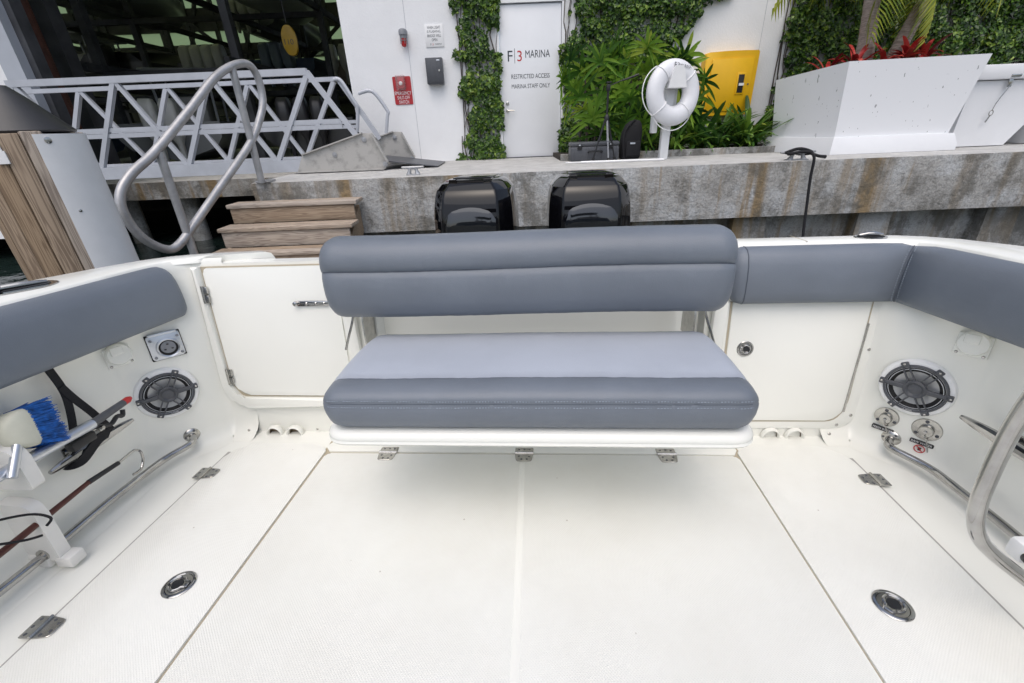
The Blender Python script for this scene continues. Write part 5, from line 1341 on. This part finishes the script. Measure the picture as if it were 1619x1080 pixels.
# lady palms: fans of narrow leaflets on thin canes
def fan_mesh(seed):
    r_ = random.Random(seed); vs_, fs = [], []
    nb = r_.randint(7, 10)
    for k in range(nb):
        a = math.radians(-105 + 210 * k / (nb - 1) + r_.uniform(-6, 6)); L = r_.uniform(.30, .46) * (1 - .15 * abs(a) / 1.8); w = r_.uniform(.019, .027)
        d = Vector((math.sin(a), 0, math.cos(a))); sd_ = Vector((math.cos(a), 0, -math.sin(a)))
        b0 = len(vs_); seg = 5; droop = r_.uniform(.05, .16)
        for i in range(seg + 1):
            t = i / seg; ww = w * (math.sin(math.pi * (.12 + .80 * t)) ** .7) * (1 if i < seg else .25)
            c = d * L * t + Vector((0, -.35 * L * t * (1 - t * .3), 0)) + Vector((0, 0, -droop * t * t))
            vs_ += [c - sd_ * ww + Vector((0, -.006, 0)), c, c + sd_ * ww + Vector((0, -.006, 0))]
            if i: 
                q0 = b0 + (i - 1) * 3; q1 = b0 + i * 3
                fs += [(q0, q0 + 1, q1 + 1, q1), (q0 + 1, q0 + 2, q1 + 2, q1 + 1)]
    b0 = len(vs_)
    me = bpy.data.meshes.new("frond"); me.from_pydata([tuple(v) for v in vs_], [], fs); me.polygons.foreach_set("use_smooth", [True] * len(fs)); me.materials.append(palm_m); return me
fans = [fan_mesh(i) for i in range(6)]
def lady_palm(x, y, h, n, seed, label, spread=.38):
    e = empty("lady_palm", (x, y, DT + .05)); tag(e, label, "palm", "lady palms along the wall"); r_ = random.Random(seed)
    for c in range(max(3, n // 4)):
        q = MB(); bx0, by0 = r_.uniform(-.15, .15), r_.uniform(-.08, .12); tx, ty = bx0 + r_.uniform(-.12, .12), by0 - r_.uniform(0, .1); q.tube([(bx0, by0, 0), ((bx0 + tx) / 2, (by0 + ty) / 2, h * .45), (tx, ty, h * r_.uniform(.7, .95))], .011, 6); q.build("cane", stem_m, e)
    for k in range(n):
        o = link("frond", fans[r_.randrange(6)], e)
        t = (k + .5) / n; z = h * (.22 + .80 * t) + r_.uniform(-.05, .05); ax = r_.uniform(-1, 1)
        o.location = (ax * spread, -.02 - r_.uniform(0, .26) * (1 - .5 * abs(ax)), z)
        o.rotation_euler = (r_.uniform(-.1, .75), ax * r_.uniform(.3, 1.1) + r_.uniform(-.35, .35), -ax * .9 + r_.uniform(-.4, .4)); sc = r_.uniform(.75, 1.15); o.scale = (sc, sc, sc)
lady_palm(1.25, 7.10, 1.22, 26, 1, "lady palm behind the black case, nearest the door", .42)
lady_palm(1.80, 7.10, 1.28, 26, 2, "lady palm behind the tripod and backpack", .36)
lady_palm(2.32, 7.10, 1.22, 24, 3, "lady palm directly behind the life ring", .38)
lady_palm(2.62, 7.20, 1.05, 14, 4, "lady palm overlapping the left edge of the yellow cabinet", .26)

def strap_mesh(seed, L, w, droop):
    vs_, fs = [], []; seg = 9
    r_ = random.Random(seed); up = r_.uniform(.6, .95)
    for i in range(seg + 1):
        t = i / seg; x = L * t * .75; z = L * (up * t - droop * t * t)
        ww = w * (math.sin(math.pi * (.18 + .78 * t)) ** .6) * (1 if i < seg else .1)
        vs_ += [(x, -ww, z + ww * .35), (x, 0, z), (x, ww, z + ww * .35)]
        if i: q0 = (i - 1) * 3; q1 = i * 3; fs += [(q0, q0 + 1, q1 + 1, q1), (q0 + 1, q0 + 2, q1 + 2, q1 + 1)]
    return vs_, fs
def strap_variants(m, specs, nm="leaf"):
    out = []
    for i, (L, w, d) in enumerate(specs):
        vs_, fs = strap_mesh(i * 3 + 1, L, w, d); me = bpy.data.meshes.new(nm); me.from_pydata(vs_, [], fs); me.polygons.foreach_set("use_smooth", [True] * len(fs)); me.materials.append(m); out.append(me)
    return out
straps = strap_variants(strap_m, [(.55, .026, .75), (.65, .03, .55), (.75, .032, .40), (.5, .025, .95), (.85, .034, .22)])
broms = strap_variants(brom_m, [(.30, .028, .75), (.36, .032, .55), (.40, .030, .35)])
def rosette(name, x, y, z, n, meshes, seed, label, cat, group, tilt=.0, sc=1.0, pick=None):
    e = empty(name, (x, y, z)); tag(e, label, cat, group); r_ = random.Random(seed)
    for k in range(n):
        o = link("leaf", meshes[r_.randrange(len(meshes))] if pick is None else meshes[pick[k % len(pick)]], e)
        o.rotation_euler = (r_.uniform(-.2, .2), -r_.uniform(-.25, .55), 2.399 * k + r_.uniform(-.3, .3)); s_ = sc * r_.uniform(.8, 1.15); o.scale = (s_, s_, s_); o.location = (r_.uniform(-.03, .03), r_.uniform(-.03, .03), r_.uniform(0, .04))
    return e
for i, (x, y, n, s_, lb) in enumerate(((2.05, 6.95, 16, .75, "low strap-leaved plant left of the ring post"), (2.45, 6.92, 18, .8, "low strap-leaved plant right of the ring post"), (2.80, 6.95, 18, .85, "strap-leaved plant in front of the cabinet's left side"),
        (3.15, 6.95, 18, .85, "strap-leaved plant in front of the yellow cabinet's middle"), (3.50, 6.98, 18, .9, "strap-leaved plant below the cabinet window"), (3.62, 6.90, 18, .8, "strap-leaved plant against the planter left end"), (2.62, 7.12, 20, 1.1, "full strap-leaved plant behind the ring, left of the cabinet"), (2.98, 7.22, 20, 1.15, "full strap-leaved plant under the cabinet left corner"), (3.62, 7.12, 20, 1.1, "full strap-leaved plant under the cabinet right corner"), (3.78, 7.42, 14, 1.1, "tall strap-leaved plant against the wall beyond the planter corner"), (3.32, 7.25, 16, 1.15, "tall strap-leaved plant against the cabinet front"), (3.66, 7.30, 16, 1.1, "tall strap-leaved plant beside the cabinet's right edge"), (1.75, 7.0, 14, .7, "low strap-leaved plant behind the backpack"))):
    rosette("strap_plant", x, y, DT + .05, int(n * 1.7), straps, i + 10, lb, "plant", "strap-leaved plants along the wall", sc=s_)
for i, (x, y, lb) in enumerate(((5.55, 6.45, "long-leaved green plant at the planter's right rim"), (6.6, 7.15, "long-leaved green plant behind the dock box"), (7.35, 7.2, "long-leaved green plant at the right picture edge"))):
    rosette("strap_plant", x, y, 1.25, 12, straps, i + 40, lb, "plant", "strap-leaved plants by the planter", sc=.95, pick=[1, 2, 4])
for i, (x, y, z, lb) in enumerate(((4.22, 6.52, 1.46, "small red bromeliad at the left end of the planter"), (4.45, 6.36, 1.52, "red bromeliad left of the upright palm trunk"), (4.78, 6.32, 1.54, "red bromeliad in front of the upright palm trunk"), (5.02, 6.30, 1.58, "tallest red bromeliad between the two palm trunks"), (5.28, 6.34, 1.54, "red bromeliad right of the leaning palm trunk"))):
    rosette("bromeliad", x, y, z, 18, broms, i + 70, lb, "bromeliad", "red bromeliads in the planter", sc=1.0)

# palms in the planter
bark = mat("palm_bark", (.40, .335, .30), .85, var=.45, vscale=26, stretch=(.6, .6, 3.2), bump=.3, bscale=30, bstretch=(.5, .5, 2.5))
def frond_mesh(seed, L=1.5, n=26):
    r_ = random.Random(seed); vs_, fs = [], []
    def mid(t): return Vector((L * t * .8, 0, L * (.55 * t - .85 * t * t)))
    for i in range(n):
        t = .12 + .86 * i / n; c = mid(t)
        for s in (-1, 1):
            ll = .42 * math.sin(math.pi * (.2 + .75 * t)) * r_.uniform(.85, 1.1); d = Vector((.35, s * .75, -.55 - .3 * t)).normalized(); w = Vector((.014, 0, 0))
            b0 = len(vs_); m1 = c + d * ll * .5 + Vector((0, 0, .03)); e_ = c + d * ll + Vector((0, 0, -.10))
            vs_ += [c - w * .6, c + w * .6, m1 + w, m1 - w, e_]; fs += [(b0, b0 + 1, b0 + 2, b0 + 3), (b0 + 3, b0 + 2, b0 + 4)]
    for i in range(8):
        t = i / 8; a, b = mid(t), mid(t + 1 / 8); b0 = len(vs_); w = Vector((0, .014 * (1.1 - t), 0)); vs_ += [a - w, a + w, b + w, b - w]; fs.append((b0, b0 + 1, b0 + 2, b0 + 3))
    me = bpy.data.meshes.new("frond"); me.from_pydata([tuple(v) for v in vs_], [], fs); me.materials.append(frond_m); return me
pf = [frond_mesh(i) for i in range(3)]
def palm(P, r0, r1, label, seed, nf):
    e = empty("planter_palm", P[0]); tag(e, label, "palm"); B0 = Vector(P[0]); path = smooth_path([Vector(p) - B0 for p in P], 14)
    rad = [r0 + (r1 - r0) * i / (len(path) - 1) + (.004 if i % 3 == 0 else 0) for i in range(len(path))]
    q = MB(); q.tube(path, rad, 16); q.build("trunk", bark, e, smooth=60)
    for i in range(2, len(path) - 1, 2):
        T_ = (path[i + 1] - path[i]).normalized(); q = MB(); q.lathe([(rad[i] - .002, -.006), (rad[i] + .003, 0), (rad[i] - .002, .006)], frame(path[i], T_, (0, 1, 0)), 16, cap=False); q.build("trunk_ring", bark, e)
    r_ = random.Random(seed); top_ = path[-1]
    for k in range(nf):
        o = link("frond", pf[k % 3], e); o.location = top_; o.rotation_euler = (0, r_.uniform(-.2, .35), 2.4 * k + r_.uniform(-.3, .3))
    return e
p1_ = palm([(4.70, 6.6, 1.42), (4.70, 6.6, 1.77), (4.62, 6.6, 2.28), (4.50, 6.6, 3.0)], .112, .070, "upright ringed palm trunk growing in the planter", 1, 7)
p2_ = palm([(5.05, 6.6, 1.42), (5.14, 6.6, 1.80), (5.28, 6.6, 2.26), (5.5, 6.6, 2.95)], .098, .066, "leaning ringed palm trunk growing in the planter", 2, 7)
for e, lx, ly, lz, rx, ry, rz in ((p1_, .12, -.05, 1.28, 0, .9, .1), (p1_, .05, -.1, 1.22, 0, .75, -.5), (p2_, -.05, -.1, 1.25, 0, .7, 3.5)):
    o = link("frond", pf[0], e); o.location = (lx, ly, lz); o.rotation_euler = (rx, ry, rz); o.scale = (.8, .8, .8)

# ------------------------------------------------------------------ keep the tree at thing > part > sub-part
def depth(o):
    d = 0
    while o.parent: o = o.parent; d += 1
    return d
for o in list(COL.objects):
    while depth(o) > 2:
        p = o.parent
        M = p.matrix_local.copy() @ o.matrix_local.copy()
        o.parent = p.parent
        o.matrix_local = M
